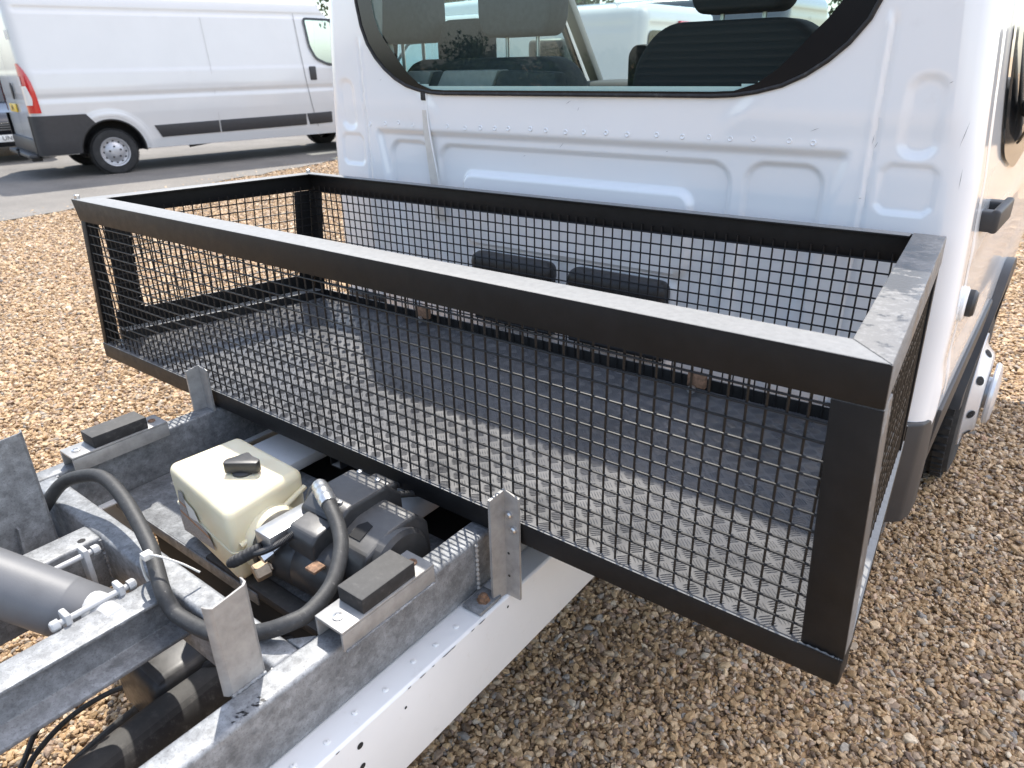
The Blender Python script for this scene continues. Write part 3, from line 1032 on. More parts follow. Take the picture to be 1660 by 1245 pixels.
# chassis: painted side channels, cross member, shadowed gear below
for side, (xi, xo) in enumerate(((0.37, 0.435), (-0.50, -0.56))):
    s = 1 if xo > 0 else -1
    pr = [(xi - s * 0.02, 0.600), (xi - s * 0.02, 0.606), (xo - s * 0.004, 0.606), (xo, 0.602), (xo, 0.442), (xo - s * 0.005, 0.442), (xo - s * 0.005, 0.600)]
    c_ = MB().prism([(x, -2.3, z) for x, z in pr], (0, 3.0, 0)).build('chassis_rail', 'white_chassis', truck, bevel=0.0015)
    if s > 0:
        h_ = MB()
        for y, z, r_ in ((0.439, 0.577, 0.006), (0.438, 0.534, 0.0055), (0.533, 0.569, 0.0028), (0.799, 0.582, 0.0028), (0.25, 0.57, 0.006), (0.05, 0.55, 0.005), (1.0, 0.57, 0.004)):
            h_.lathe([(r_, 0.0004), (0.0002, 0.0006)], (xo, y - TY, z), (1, 0, 0), 14)
        h_.build('rail_hole', 'dark_void', c_)
        r_ = MB()
        for y in (0.2, 0.28, 0.347, 0.40, 0.459, 0.517, 0.585, 0.633, 0.685):
            r_.lathe([(0.0055, 0.0), (0.0045, 0.0018), (0.001, 0.0025)], (-0.672 + 0.004 * math.sin(y * 50) - TX, y - TY, 0.606), (0, 0, 1), 10)
        rv = r_.build('rivet', 'white_chassis', c_)
        ch = MB()
        for y, l in ((0.635, 0.030), (0.60, 0.006), (0.575, 0.016), (0.545, 0.008), (0.70, 0.01), (0.40, 0.008), (0.725, 0.02), (0.65, 0.012)):
            w_ = 0.0010
            ch.add([(xo + 0.0006, y - l / 2 - TY, 0.6025), (xo + 0.0006, y + l / 2 - TY, 0.6025), (xo + 0.0006, y + l * 0.3 - TY, 0.6025 - w_ * 1.5), (xo + 0.0006, y - l * 0.25 - TY, 0.6025 - w_ * 2.2)], [(0, 1, 2, 3)])
        cp = ch.build('chipped_paint', 'ink', c_, smooth=False)
MB().box(-1.13 - TX, -0.925 - TX, 0.785 - TY, 1.10 - TY, 0.618, 0.672).build('cross_member', 'white_chassis', truck, bevel=0.012, seg=3)
MB().box(-1.46 - TX, -1.30 - TX, 0.78 - TY, 1.10 - TY, 0.622, 0.652).build('cross_member', 'white_chassis', truck, bevel=0.008)
MB().box(-0.44, 0.22, -1.06, -0.15, 0.32, 0.56).build('underbody', 'dark_void', truck, bevel=0.03)
MB().box(-0.60, 0.60, 0.06, 1.6, 0.28, 0.49).build('underbody', 'dark_void', truck, bevel=0.03)
MB().tube([(0.045, -2.4, 0.41), (0.02, -1.55, 0.405), (-0.02, -1.15, 0.40)], 0.052, 28).build('drive_shaft', 'rubber', truck)
MB().box(-0.22, -0.03, -1.28, -1.12, 0.32, 0.47).build('silencer_box', 'black_plastic', truck, bevel=0.03, seg=3)
for pts, r_, mt in (([(-1.27, -0.05, 0.33), (-1.30, 0.12, 0.30), (-1.392, 0.21, 0.30), (-1.427, 0.285, 0.30), (-1.39, 0.375, 0.31), (-1.26, 0.41, 0.35), (-1.15, 0.47, 0.41)], 0.0055, 'hose_rubber'),
                    ([(-1.22, -0.05, 0.33), (-1.25, 0.10, 0.30), (-1.33, 0.18, 0.30), (-1.37, 0.27, 0.30), (-1.34, 0.36, 0.315), (-1.22, 0.40, 0.36), (-1.12, 0.46, 0.42)], 0.0055, 'hose_rubber'),
                    ([(-1.14, -0.05, 0.27), (-1.24, 0.15, 0.285), (-1.269, 0.30, 0.30), (-1.20, 0.38, 0.37), (-1.09, 0.46, 0.46), (-0.95, 0.60, 0.5)], 0.0095, 'rubber')):
    MB().tube(spline([(p[0] - TX, p[1] - TY, p[2]) for p in pts]), r_, 10).build('brake_pipe', mt, truck)
for p in ((-1.115, 0.462, 0.42), (-1.085, 0.485, 0.44)):
    d_ = Vector((0.7, 0.5, 0.5)).normalized()
    MB().lathe([(0.001, -0.018), (0.008, -0.018), (0.008, 0.0), (0.011, 0.002), (0.011, 0.018), (0.007, 0.02), (0.007, 0.032), (0.001, 0.032)], Vector(p) - Vector((TX, TY, 0)), d_, 6).build('pipe_union', 'steel', truck, smooth=False)

# ================================================================== galvanised bed frame on the chassis
bed = thing('bed_frame', 'galvanised steel subframe with cross beam and upright stops on the chassis', 'frame', (-1.15, 0.0, 0.60), world_built=True)
G = 'galvanised'
rb = MB().box(-0.746, -0.697, -0.9, 1.25, 0.608, 0.72).build('side_beam', G, bed, bevel=0.007, seg=3)
lb = MB().box(-1.62, -1.575, -0.9, 1.25, 0.604, 0.72).build('side_beam', G, bed, bevel=0.006, seg=3)
MB().box(-1.577, -0.744, 0.383, 0.430, 0.604, 0.7185).build('cross_beam', G, bed, bevel=0.007, seg=3)
# gusset where cross beam meets the right beam
MB().prism([(-0.775, 0.4295, 0.7192), (-0.744, 0.4295, 0.7192), (-0.744, 0.462, 0.7192)], (0, 0, -0.012)).build('gusset', G, bed, bevel=0.002)
# the two inner rails running aft
MB().box(-1.335, -1.272, -0.9, 0.385, 0.604, 0.717).build('inner_rail', G, bed, bevel=0.006, seg=3)
ir = MB()
ir.prism([(x, -0.9, z) for x, z in [(-1.078, 0.717), (-1.016, 0.717), (-1.016, 0.710), (-1.030, 0.706), (-1.030, 0.654), (-0.990, 0.649), (-0.990, 0.641), (-1.078, 0.641)]], (0, 1.284, 0))
ir.build('inner_rail', G, bed, bevel=0.0025)
MB().lathe([(0.007, 0.0005), (0.0005, 0.0008)], (-1.288, 0.357, 0.717), (0, 0, 1), 14).build('bolt_hole', 'dark_void', bed)
# tray under the power pack
tr_ = MB().prism([(-1.572, 0.525, 0.612), (-1.572, 0.85, 0.612), (-0.748, 0.85, 0.612), (-0.748, 0.530, 0.612)], (0, 0, -0.006))
tr_.box(-1.572, -1.02, 0.5235, 0.527, 0.585, 0.6115)
tr_.build('tray', 'galvanised', bed, bevel=0.0015)
MB().box(-1.20, -0.748, 0.526, 0.565, 0.596, 0.6175).build('shaded_tray_edge', 'rubber', bed, bevel=0.007)  # tray's front edge: its shade and black dirt painted as a dark bar
# upright stops: thin channels with rolled edges
def stop(x, y0, y1, z0, z1, name='stop_post', mat='galv_fresh'):
    t = 0.004
    prof = [(x - 0.010, y0 - 0.003), (x - 0.004, y0), (x, y0 + 0.006), (x, y1 - 0.006), (x - 0.006, y1), (x - 0.018, y1 + 0.002)]
    back = [(px - t * 0.7, py + (t * 0.5 if i < 3 else -t * 0.5)) for i, (px, py) in enumerate(prof)]
    loop = prof + back[::-1]
    mb = MB()
    n = len(loop)
    vs_ = [(a, b__, z0) for a, b__ in loop] + [(a, b__, z1 - 0.004 * math.sin((b__ - y0) * 90)) for a, b__ in loop]
    m_ = n // 2
    fs = [(i, (i + 1) % n, n + (i + 1) % n, n + i) for i in range(n)]
    fs += [(i, n - 1 - i, n - 2 - i, i + 1) for i in range(m_ - 1)] + [(n + i, n + i + 1, n + n - 2 - i, n + n - 1 - i) for i in range(m_ - 1)]
    return mb.add(vs_, fs).build(name, mat, bed, angle=30)
stop(-0.745, 0.315, 0.375, 0.7195, 0.873)
stop(-1.43, 0.235, 0.362, 0.607, 0.893, mat='galvanised')
MB().slab((-1.428, 0.29, 0.607), (-1.432, 0.30, 0.72), (0.016, 0, 0), (0, 0.004, 0)).build('stop_rib', 'galvanised', bed)
MB().box(-1.577, -1.43, 0.20, 0.384, 0.598, 0.606).build('base_plate', 'galvanised', bed, bevel=0.002)
# rubber rests on short channel brackets, one per side beam
def rest(xc, y0, y1):
    w = 0.031
    bk = MB()
    bk.box(xc - w, xc + w, y0, y1, 0.752, 0.757)
    bk.box(xc - w, xc - w + 0.005, y0, y1, 0.7205, 0.7518)
    bk.box(xc + w - 0.005, xc + w, y0, y1, 0.7205, 0.7518)
    bk = bk.build('rest_bracket', 'galv_fresh', bed, bevel=0.0012)
    l = y1 - y0
    p_ = MB().box(xc - 0.028, xc + 0.028, y0 + l * 0.23, y1 - l * 0.20, 0.7572, 0.7845).build('rubber_pad', 'rubber', bk, bevel=0.002)
    for yy, mt in ((y0 + l * 0.10, 'steel'), (y1 - l * 0.10, 'rusty_bolt')):
        b__ = MB().lathe([(0.0085, 0.0), (0.0085, 0.0022), (0.005, 0.003), (0.0045, 0.0015), (0.001, 0.0015)], (xc, yy, 0.757), (0, 0, 1), 16).build('screw', mt, bk)
rest(-0.712, 0.462, 0.655)
rest(-1.571, 0.458, 0.668)
# angle brackets that hold the cage, with foot plates
def angle_bracket(x, y, z0, z1, sxs=1, bolts=True):
    t = 0.005
    wv = 0.046
    lp = [(x - 0.006, y - 0.036), (x, y), (x + 0.036, y), (x + 0.036, y - t), (x + t, y - t), (x - 0.006 + t, y - 0.036)]
    mb = MB()
    vs_ = [(a, b__, z0) for a, b__ in lp] + [(a, b__, z1 - (0.008 if i_ in (0, 2, 3, 5) else 0)) for i_, (a, b__) in enumerate(lp)]
    fs = [(i, (i + 1) % 6, 6 + (i + 1) % 6, 6 + i) for i in range(6)] + [(0, 5, 4, 1), (1, 4, 3, 2), (6, 7, 10, 11), (7, 8, 9, 10)]
    br = mb.add(vs_, fs).build('angle_bracket', 'galv_fresh', bed, smooth=False)
    if bolts:
        for (px, pz, r_, mt) in ((x + 0.016, z1 - 0.046, 0.0065, 'steel'), (x + 0.025, z1 - 0.074, 0.0065, 'steel'), (x + 0.012, z1 - 0.13, 0.0026, 'dark_void'), (x + 0.012, z1 - 0.18, 0.0026, 'dark_void')):
            nrm = Vector((0, -1, 0))
            pos = Vector((px, y - t, pz))
            q = MB().lathe([(r_, 0), (r_, 0.004 if mt == 'steel' else 0.0003), (r_ * 0.6, 0.006 if mt == 'steel' else 0.0004), (0.0003, 0.006 if mt == 'steel' else 0.0004)], pos, nrm, 12).build('screw' if mt == 'steel' else 'bolt_hole', mt, br)
        return br
angle_bracket(-0.655, 0.8085, 0.607, 0.832)
angle_bracket(-1.612, 0.807, 0.70, 0.835, bolts=False)
wpts = [(-0.6945, 0.776, 0.615 + 0.1 * i / 40) for i in range(41)]
MB().tube(wpts, [0.0032 + 0.0012 * math.sin(i * 1.5) for i in range(41)], 8).build('weld_bead', 'galv_fresh', bed)
fp = MB().box(-0.693, -0.650, 0.728, 0.788, 0.6075, 0.6145).build('foot_plate', 'galvanised', bed, bevel=0.0012)
q = MB().lathe([(0.013, 0), (0.013, 0.002), (0.010, 0.002), (0.010, 0.009), (0.006, 0.010), (0.006, 0.014), (0.001, 0.015)], (-0.668, 0.758, 0.6145), (0, 0, 1), 6).build('bolt', 'rusty_bolt', fp, smooth=False)

# weld beads where the members meet, and scraped black marks on the near beam
def bead(p0, p1, r=0.0030, n=36):
    p0, p1 = Vector(p0), Vector(p1)
    k = max(8, int((p1 - p0).length / 0.0025))
    MB().tube([p0.lerp(p1, i / k) + Vector(RNG.normal(0, 0.0003, 3)) for i in range(k + 1)], [r * (1 + 0.22 * math.sin(i * 1.6) + 0.1 * RNG.normal()) for i in range(k + 1)], 8).build('weld_bead', 'galvanised', bed)
bead((-0.747, 0.384, 0.612), (-0.747, 0.384, 0.715))
bead((-1.574, 0.384, 0.612), (-1.574, 0.384, 0.715))
bead((-1.574, 0.4315, 0.612), (-1.574, 0.4315, 0.715))
bead((-1.0285, 0.3825, 0.65), (-1.0285, 0.3825, 0.706))
bead((-1.271, 0.3825, 0.61), (-1.271, 0.3825, 0.712))
bead((-1.336, 0.3825, 0.61), (-1.336, 0.3825, 0.712))
bead((-0.7435, 0.318, 0.7205), (-0.7435, 0.372, 0.7205), 0.0024)
bead((-0.680, 0.465, 0.7205), (-0.680, 0.652, 0.7205), 0.0020)
mk = MB()
for i in range(26):
    y = 0.292 + 0.05 * RNG.random()
    z = 0.7203
    x = -0.7035 - 0.012 * RNG.random() ** 2
    a, l = RNG.uniform(0.6, 1.4), RNG.uniform(0.001, 0.005)
    d_ = Vector((math.cos(a), math.sin(a), 0)) * l
    n_ = Vector((-math.sin(a), math.cos(a), 0)) * l * 0.35
    p_ = Vector((x, y, z))
    mk.add([p_ - d_, p_ + n_, p_ + d_, p_ - n_], [(0, 1, 2, 3)])
tag(mk.build('black_mark', 'ink', bed, smooth=False), kind='stuff')

# ================================================================== hydraulic ram lying between the rails
ram = thing('hydraulic_ram', 'grey painted hydraulic ram cylinder lying between the inner rails', 'hydraulic ram', (-1.13, 0.31, 0.665), world_built=True)
a_, d_ = Vector((-1.118, 0.305, 0.660)), Vector((-0.125, -0.093, 0.083)).normalized()
MB().lathe([(0.001, 0), (0.040, 0.0), (0.047, 0.004), (0.050, 0.012), (0.050, 0.065), (0.0502, 0.066), (0.0506, 0.068), (0.0502, 0.070), (0.0502, 0.8), (0.001, 0.8)], a_, d_, 44).build('cylinder', 'ram_paint', ram)
MB().lathe([(0.001, -0.05), (0.026, -0.05), (0.030, -0.046), (0.030, 0.046), (0.026, 0.05), (0.001, 0.05)], (-1.092, 0.300, 0.690), (1, 0.1, 0), 26).build('pivot_eye', 'pale_paint', ram)
for x, y0, y1, z in ((-1.086, 0.249, 0.332, 0.722), (-1.232, 0.262, 0.340, 0.722)):
    kp = MB()
    kp.tube([(x, y0 - 0.012, z), (x, y1 + 0.02, z)], 0.0052, 12)
    for yy, s in ((y0 - 0.012, -1), (y1 + 0.012, 1)):
        kp.lathe([(0.0095, 0), (0.0095, 0.010 * s), (0.007, 0.013 * s), (0.001, 0.013 * s)], (x, yy, z), (0, 1, 0), 6)
    kp.build('keeper_bolt', 'pale_paint', ram, bevel=0.0008)
    for yy in (y0, y1):
        MB().box(x - 0.018, x + 0.009, yy - 0.005, yy + 0.005, z - 0.075, z + 0.012).build('keeper_tab', 'pale_paint', ram, bevel=0.003)

# ================================================================== power pack
pk = thing('power_pack', 'hydraulic power pack with cream oil tank and black motor on the tray', 'power pack', (-1.1, 0.6, 0.612), world_built=True)
top = [(-1.302, 0.541), (-1.039, 0.508), (-1.058, 0.690), (-1.289, 0.699)]
cxm, cym = sum(p[0] for p in top) / 4, sum(p[1] for p in top) / 4
bot = [(cxm + (x - cxm) * 0.96, cym + (y - cym) * 0.96) for x, y in top]
tk = MB().add([(x, y, 0.628) for x, y in bot] + [(x, y, 0.788) for x, y in top], [(3, 2, 1, 0), (4, 5, 6, 7), (0, 1, 5, 4), (1, 2, 6, 5), (2, 3, 7, 6), (3, 0, 4, 7)])
tk = tk.build('oil_tank', 'tank_plastic', pk, bevel=0.018, seg=5)
def under(o, par):
    o.location = Vector(o.location) - Vector(par.location) - (origin_of(pk) if False else Vector((0, 0, 0)))
    return o
def sub(mb, name, mat, par, **kw):
    o = mb.build(name, mat, None, **kw)
    o.parent = par
    o.location = Vector(o.location) - origin_of(par)
    return o
sub(MB().lathe([(0.064, 0), (0.064, 0.018), (0.058, 0.026), (0.05, 0.026)], (-1.052, 0.592, 0.690), (1, 0.05, 0), 40), 'tank_boss', 'tank_plastic', tk)
sub(MB().lathe([(0.001, 0), (0.020, 0), (0.020, 0.005), (0.017, 0.007), (0.001, 0.007)], (-1.142, 0.612, 0.787), (0, 0, 1), 24), 'filler_neck', 'black_plastic', tk)
kn = MB()
c_ = Vector((-1.142, 0.614, 0.792))
pf = round_poly([(x * 1.3, y * 1.3) for x, y in [(-0.026, -0.010), (0.026, -0.010), (0.027, 0.003), (0.012, 0.012), (0.0, 0.026), (-0.014, 0.012), (-0.026, 0.003)]], 0.007, 4)
rot = Matrix.Rotation(0.62, 3, 'Z')
kn.prism([c_ + rot @ Vector((x, y, 0)) for x, y in pf], (0, 0, 0.023))
sub(kn, 'filler_cap', 'black_plastic', tk, bevel=0.0022)
stk = [(-1.258, 0.532, 0.747), (-1.234, 0.529, 0.749), (-1.237, 0.53, 0.693), (-1.228, 0.529, 0.692), (-1.211, 0.527, 0.7), (-1.183, 0.523, 0.702), (-1.149, 0.519, 0.701), (-1.126, 0.516, 0.667), (-1.284, 0.536, 0.636), (-1.286, 0.536, 0.662)]
stk = [(x, 0.505 + (-1.039 - x) * 0.1255 + (0.788 - z) * 0.02, z) for x, y, z in stk]
me = sub(MB().add(stk, [tuple(range(len(stk)))]), 'torn_sticker', 'torn_sticker', tk, smooth=False)
uv = me.data.uv_layers.new(name='UVMap')
for lp in me.data.loops:
    co = Vector(stk[lp.vertex_index]) if False else me.data.vertices[lp.vertex_index].co
    uv.data[lp.index].uv = ((co.x + 0.08) / 0.16, (co.z + 0.06) / 0.12)
sub(MB().add([(x, 0.5045 + (-1.039 - x) * 0.1255 + (0.788 - z) * 0.02, z) for x, z in ((-1.233, 0.735), (-1.192, 0.728), (-1.179, 0.705), (-1.23, 0.695))], [(0, 1, 2, 3)]), 'sticker_tear', 'sticker_white', tk, smooth=False)
sub(MB().tube(spline([(-1.0405, 0.525, 0.712), (-1.0385, 0.56, 0.722), (-1.044, 0.63, 0.741), (-1.053, 0.682, 0.752)]), 0.006, 10), 'tank_rib', 'tank_plastic', tk)
# motor and pump
sub(MB().lathe([(0.001, 0), (0.057, 0.0), (0.060, 0.004), (0.060, 0.018), (0.056, 0.020), (0.056, 0.026), (0.058, 0.028), (0.058, 0.10), (0.0565, 0.103), (0.058, 0.106), (0.058, 0.19), (0.052, 0.20), (0.001, 0.20)], (-1.030, 0.592, 0.690), (1, 0.06, 0), 44), 'motor', 'black_plastic', pk)
sub(MB().box(-0.865, -0.84, 0.535, 0.56, 0.735, 0.741), 'rust_patch', 'rusty_bolt', pk, bevel=0.002)
sub(MB().box(-0.80, -0.772, 0.60, 0.632, 0.715, 0.722), 'rust_patch', 'rusty_bolt', pk, bevel=0.002)
vb = sub(MB().box(-0.992, -0.948, 0.530, 0.655, 0.737, 0.766), 'valve_block', 'steel', pk, bevel=0.002)
hx = MB().lathe([(0.001, 0), (0.015, 0), (0.0165, 0.003), (0.0165, 0.026), (0.010, 0.028), (0.010, 0.05), (0.001, 0.05)], (-0.985, 0.510, 0.685), (0.25, 1, 0.1), 6)
sub(hx, 'hex_plug', 'brass', pk, smooth=False)
sub(MB().lathe([(0.001, 0), (0.014, 0), (0.014, 0.02), (0.011, 0.022), (0.011, 0.045), (0.001, 0.045)], (-0.972, 0.520, 0.722), (0.1, 1, 0.25), 6), 'hex_plug', 'steel', pk, smooth=False)
pts = spline([(-1.020, 0.486, 0.706), (-1.005, 0.497, 0.716), (-0.988, 0.512, 0.728), (-0.972, 0.527, 0.738)], 10)
sub(MB().tube(pts, [0.007 + 0.0035 * min(1, i / 5) + 0.0005 * math.sin(i * 1.9) for i in range(len(pts))], 14), 'taped_connector', 'rubber', pk)
pts = spline([(-0.985, 0.512, 0.729), (-0.962, 0.521, 0.738), (-0.940, 0.540, 0.752), (-0.928, 0.568, 0.764), (-0.925, 0.60, 0.772), (-0.930, 0.64, 0.772)], 26)
sub(MB().tube(pts, [0.0052 + 0.0011 * (i % 2) for i in range(len(pts))], 10), 'corrugated_cable', 'black_plastic', pk, angle=20)
# moulded black motor cover: stepped lobes
def lobe(x0, x1, prof, name='motor_cover', bev=0.006):
    return sub(MB().prism([(x0, y, z) for y, z in prof], (x1 - x0, 0, 0)), name, 'cover_plastic', pk, bevel=bev, seg=3)
lobe(-0.972, -0.868, [(0.612, 0.665), (0.612, 0.778), (0.640, 0.797), (0.735, 0.797), (0.768, 0.762), (0.772, 0.665)], bev=0.008)
lobe(-0.945, -0.872, [(0.560, 0.70), (0.560, 0.764), (0.572, 0.777), (0.613, 0.781), (0.615, 0.70)], bev=0.006)
lobe(-0.876, -0.785, [(0.588, 0.668), (0.588, 0.722), (0.603, 0.750), (0.660, 0.772), (0.722, 0.774), (0.752, 0.742), (0.756, 0.668)], bev=0.009)
lobe(-0.83, -0.79, [(0.660, 0.70), (0.664, 0.768), (0.70, 0.774), (0.715, 0.74), (0.715, 0.70)], bev=0.006)
sub(MB().lathe([(0.001, 0), (0.066, 0), (0.071, 0.006), (0.071, 0.030), (0.064, 0.038), (0.001, 0.038)], (-0.806, 0.665, 0.698), (1, 0.05, 0), 40), 'motor_cover', 'cover_plastic', pk)
sub(MB().prism([(-0.852, 0.622, 0.7580), (-0.824, 0.622, 0.7580), (-0.824, 0.654, 0.7703), (-0.840, 0.657, 0.7715), (-0.852, 0.644, 0.7664)], (0, 0, 0.0016)), 'cover_recess', 'dark_void', pk)
sub(MB().box(-0.958, -0.895, 0.752, 0.785, 0.70, 0.772), 'motor_cover', 'black_plastic', pk, bevel=0.01, seg=3)
# elbow fitting at the hose end
sub(MB().tube(spline([(-0.975, 0.640, 0.765), (-0.978, 0.655, 0.785), (-0.968, 0.664, 0.797)], 6), 0.013, 14), 'elbow_fitting', 'black_plastic', pk)

hp = [(-1.51, 0.315, 0.58), (-1.504, 0.327, 0.62), (-1.498, 0.342, 0.665), (-1.473, 0.363, 0.71), (-1.444, 0.398, 0.76), (-1.389, 0.422, 0.787), (-1.328, 0.436, 0.797), (-1.229, 0.427, 0.788), (-1.109, 0.401, 0.766), (-1.061, 0.385, 0.752), (-1.009, 0.366, 0.735), (-0.988, 0.364, 0.712), (-0.963, 0.366, 0.704), (-0.896, 0.374, 0.706), (-0.843, 0.386, 0.722), (-0.796, 0.41, 0.737), (-0.772, 0.436, 0.746), (-0.766, 0.467, 0.746), (-0.774, 0.51, 0.752), (-0.788, 0.542, 0.762), (-0.815, 0.577, 0.778), (-0.846, 0.6, 0.79), (-0.878, 0.615, 0.80), (-0.91, 0.629, 0.807), (-0.964, 0.655, 0.803)]
hs = thing('hydraulic_hose', 'thick black hydraulic hose looping over the cross beam to the pack', 'hose', (-1.2, 0.36, 0.6), world_built=True)
hpts = spline(hp, 10)
MB().tube(hpts, 0.0128, 18).build('hose_body', 'hose_rubber', hs)
MB().tube(hpts[-15:-1], [0.0148 + (0.0012 if i in (3, 4, 7, 8, 11) else 0) for i in range(14)], 18).build('ferrule', 'steel', hs)
sm_ = [(x, y, 0.700) for x, y in round_poly([(cxm + (x - cxm) * 0.985, cym + (y - cym) * 0.985) for x, y in top], 0.018, 5)]
sub(MB().tube(sm_ + sm_[:1], 0.0016, 6, caps=False), 'mould_seam', 'tank_plastic', tk)
for a_, b__, c__ in (((-0.93, 0.70, 0.775), (-0.93, 0.80, 0.74), (-0.95, 0.95, 0.66)), ((-0.90, 0.705, 0.77), (-0.89, 0.81, 0.73), (-0.90, 0.95, 0.65))):
    sub(MB().tube(spline([a_, b__, c__], 8), 0.0065, 10), 'battery_cable', 'hose_rubber', pk)
for x_, y_ in ((-0.945, 0.625), (-0.895, 0.625), (-0.945, 0.715), (-0.895, 0.715)):
    sub(MB().lathe([(0.001, 0), (0.0055, 0), (0.0055, 0.004), (0.003, 0.005), (0.001, 0.004)], (x_, y_ + 0.02, 0.7965), (0, 0, 1), 10), 'cover_screw', 'steel', pk)
zt = thing('cable_tie', 'off-white cable tie round the hose by the cross beam', 'cable tie', (-1.05, 0.38, 0.75), world_built=True)
tc_ = Vector((-1.050, 0.381, 0.771))
MB().box(tc_.x - 0.009, tc_.x + 0.006, tc_.y - 0.016, tc_.y + 0.0, tc_.z + 0.006, tc_.z + 0.017).build('tie_head', 'cable_tie', zt, bevel=0.0015)
MB().tube(spline([(-1.052, 0.372, 0.786), (-1.074, 0.371, 0.768), (-1.082, 0.372, 0.742), (-1.080, 0.374, 0.715), (-1.066, 0.38, 0.705)]), 0.0022, 6).build('tie_strap', 'cable_tie', zt)
MB().tube(spline([(-1.052, 0.372, 0.786), (-1.030, 0.385, 0.782), (-1.010, 0.405, 0.765), (-0.998, 0.425, 0.740)]), 0.0018, 6).build('tie_strap', 'cable_tie', zt)

# ================================================================== the mesh cage
cg = thing('mesh_cage', 'black welded mesh cage with angle iron frame and chequer plate floor', 'cage', (-1.12, 1.15, 0.725), world_built=True)
K = 'cage_paint'
ZT, ZB, ZF = 1.19, 0.725, 0.7715
RLt, RRt, FRt, FLt = Vector((-2.122, 0.815, ZT)), Vector((-0.108, 0.815, ZT)), Vector((-0.160, 1.520, ZT)), Vector((-1.972, 1.482, ZT))
RLb, RRb, FRb, FLb = Vector((-2.172, 0.815, ZB)), Vector((-0.091, 0.815, ZB)), Vector((-0.150, 1.520, ZB)), Vector((-2.02, 1.482, ZB))
T = 0.005
Zv, Yv = Vector((0, 0, 1)), Vector((0, 1, 0))
def part(mb, name, mat=K, **kw):
    return mb.build(name, mat, cg, **kw)
# rear top rail (angle): outer upright leg and top leg
part(MB().prism([RLt + Vector((0, 0, 0)), RRt, RRt + Vector((0.001, 0, -0.055)), RLt + Vector((0.022, 0, -0.055))], (0, T, 0)), 'top_rail', bevel=0.0018)
part(MB().prism([RLt + Vector((0.0005, 0, 0.0012)), RRt + Vector((-0.0005, 0, 0.0012)), RRt + Vector((-0.056, 0.060, 0.0012)), RLt + Vector((0.066, 0.060, 0.0012))], (0, 0, -T)), 'top_rail', bevel=0.0018)
# right top rail, scuffed
e = (FRt - RRt)
part(MB().prism([RRt + Vector((0, 0, 0)), FRt, FRt + Vector((0.001, 0, -0.052)), RRt + Vector((0.001, 0.006, -0.052))], (-T, 0, 0)), 'top_rail', 'worn_paint', bevel=0.0018)
part(MB().prism([RRt + Vector((-0.0005, 0.0005, 0.0016)), FRt + Vector((-0.0005, 0, 0.0016)), FRt + Vector((-0.056, 0, 0.0016)), RRt + Vector((-0.0565, 0.061, 0.0016))], (0, 0, -T)), 'top_rail', 'worn_paint', bevel=0.0018)
# front top rail: narrow top leg, tall inner face
part(MB().prism([FLt, FRt, FRt + Vector((-0.0, 0, -0.056)), FLt + Vector((0.0, 0, -0.056))], (0, -T, 0)), 'top_rail', bevel=0.0018)
part(MB().prism([FLt + Vector((0.001, 0.0, 0.001)), FRt + Vector((-0.057, -0.001, 0.001)), FRt + Vector((-0.057, -0.030, 0.001)), FLt + Vector((0.03, -0.030, 0.001))], (0, 0, -T)), 'top_rail', bevel=0.0015)
# left top rail
part(MB().prism([RLt + Vector((0, 0.004, 0)), FLt + Vector((0, -0.003, 0)), FLt + Vector((0, -0.003, -0.055)), RLt + Vector((0, 0.008, -0.055))], (T, 0, 0)), 'top_rail', bevel=0.0018)
part(MB().prism([RLt + Vector((0.0665, 0.061, 0.0005)), RLt + Vector((0.001, 0.002, 0.0005)), FLt + Vector((0.001, -0.004, 0.0005)), FLt + Vector((0.040, -0.031, 0.0005))], (0, 0, -T)), 'top_rail', bevel=0.0018)
# posts: angle iron at each corner
def plate4(a, b_, c, d, push, name, mat=K):
    return part(MB().prism([a, b_, c, d], push), name, mat, bevel=0.0015)
zt_, zb_ = -0.0555, 0.044
plate4(RRt + Vector((0.001, 0.001, zt_)), RRb + Vector((0, 0.001, zb_)), RRb + Vector((-0.056, 0.001, zb_)), RRt + Vector((-0.057, 0.001, zt_)), (0, T, 0), 'corner_post')
plate4(RRt + Vector((0, 0.007, -0.0525)), RRb + Vector((-0.001, 0.007, 0.044)), RRb + Vector((-0.001, 0.05, 0.044)), RRt + Vector((0, 0.05, -0.0525)), (-T, 0, 0), 'corner_post', 'worn_paint')
plate4(RLt + Vector((0.023, 0.001, zt_)), RLb + Vector((0.005, 0.001, zb_)), RLb + Vector((0.026, 0.001, zb_)), RLt + Vector((0.050, 0.001, zt_)), (0, T, 0), 'corner_post')
plate4(RLt + Vector((0.012, 0.010, -0.0555)), RLb + Vector((0.010, 0.010, 0.044)), RLb + Vector((0.010, 0.045, 0.044)), RLt + Vector((0.012, 0.045, -0.0555)), (T, 0, 0), 'corner_post')
plate4(RLt + Vector((0.012, 0.062, -0.0555)), RLb + Vector((0.018, 0.062, 0.09)), RLb + Vector((0.030, 0.125, 0.09)), RLt + Vector((0.026, 0.125, -0.0555)), (T, 0, 0), 'corner_post')
plate4(FLt + Vector((0.0, -0.004, -0.0565)), FLb + Vector((0.0, -0.004, 0.05)), FLb + Vector((0.055, -0.004, 0.05)), FLt + Vector((0.062, -0.004, -0.0565)), (0, -T, 0), 'corner_post')
plate4(FLt + Vector((0.001, -0.010, -0.0555)), FLb + Vector((0.001, -0.010, 0.05)), FLb + Vector((-0.010, -0.06, 0.05)), FLt + Vector((-0.011, -0.06, -0.0555)), (T, 0, 0), 'corner_post')
plate4(FRt + Vector((-0.0, -0.004, -0.0565)), FRb + Vector((-0.0, -0.004, -0.05)), FRb + Vector((-0.052, -0.004, -0.05)), FRt + Vector((-0.052, -0.004, -0.0565)), (0, -T, 0), 'corner_post')
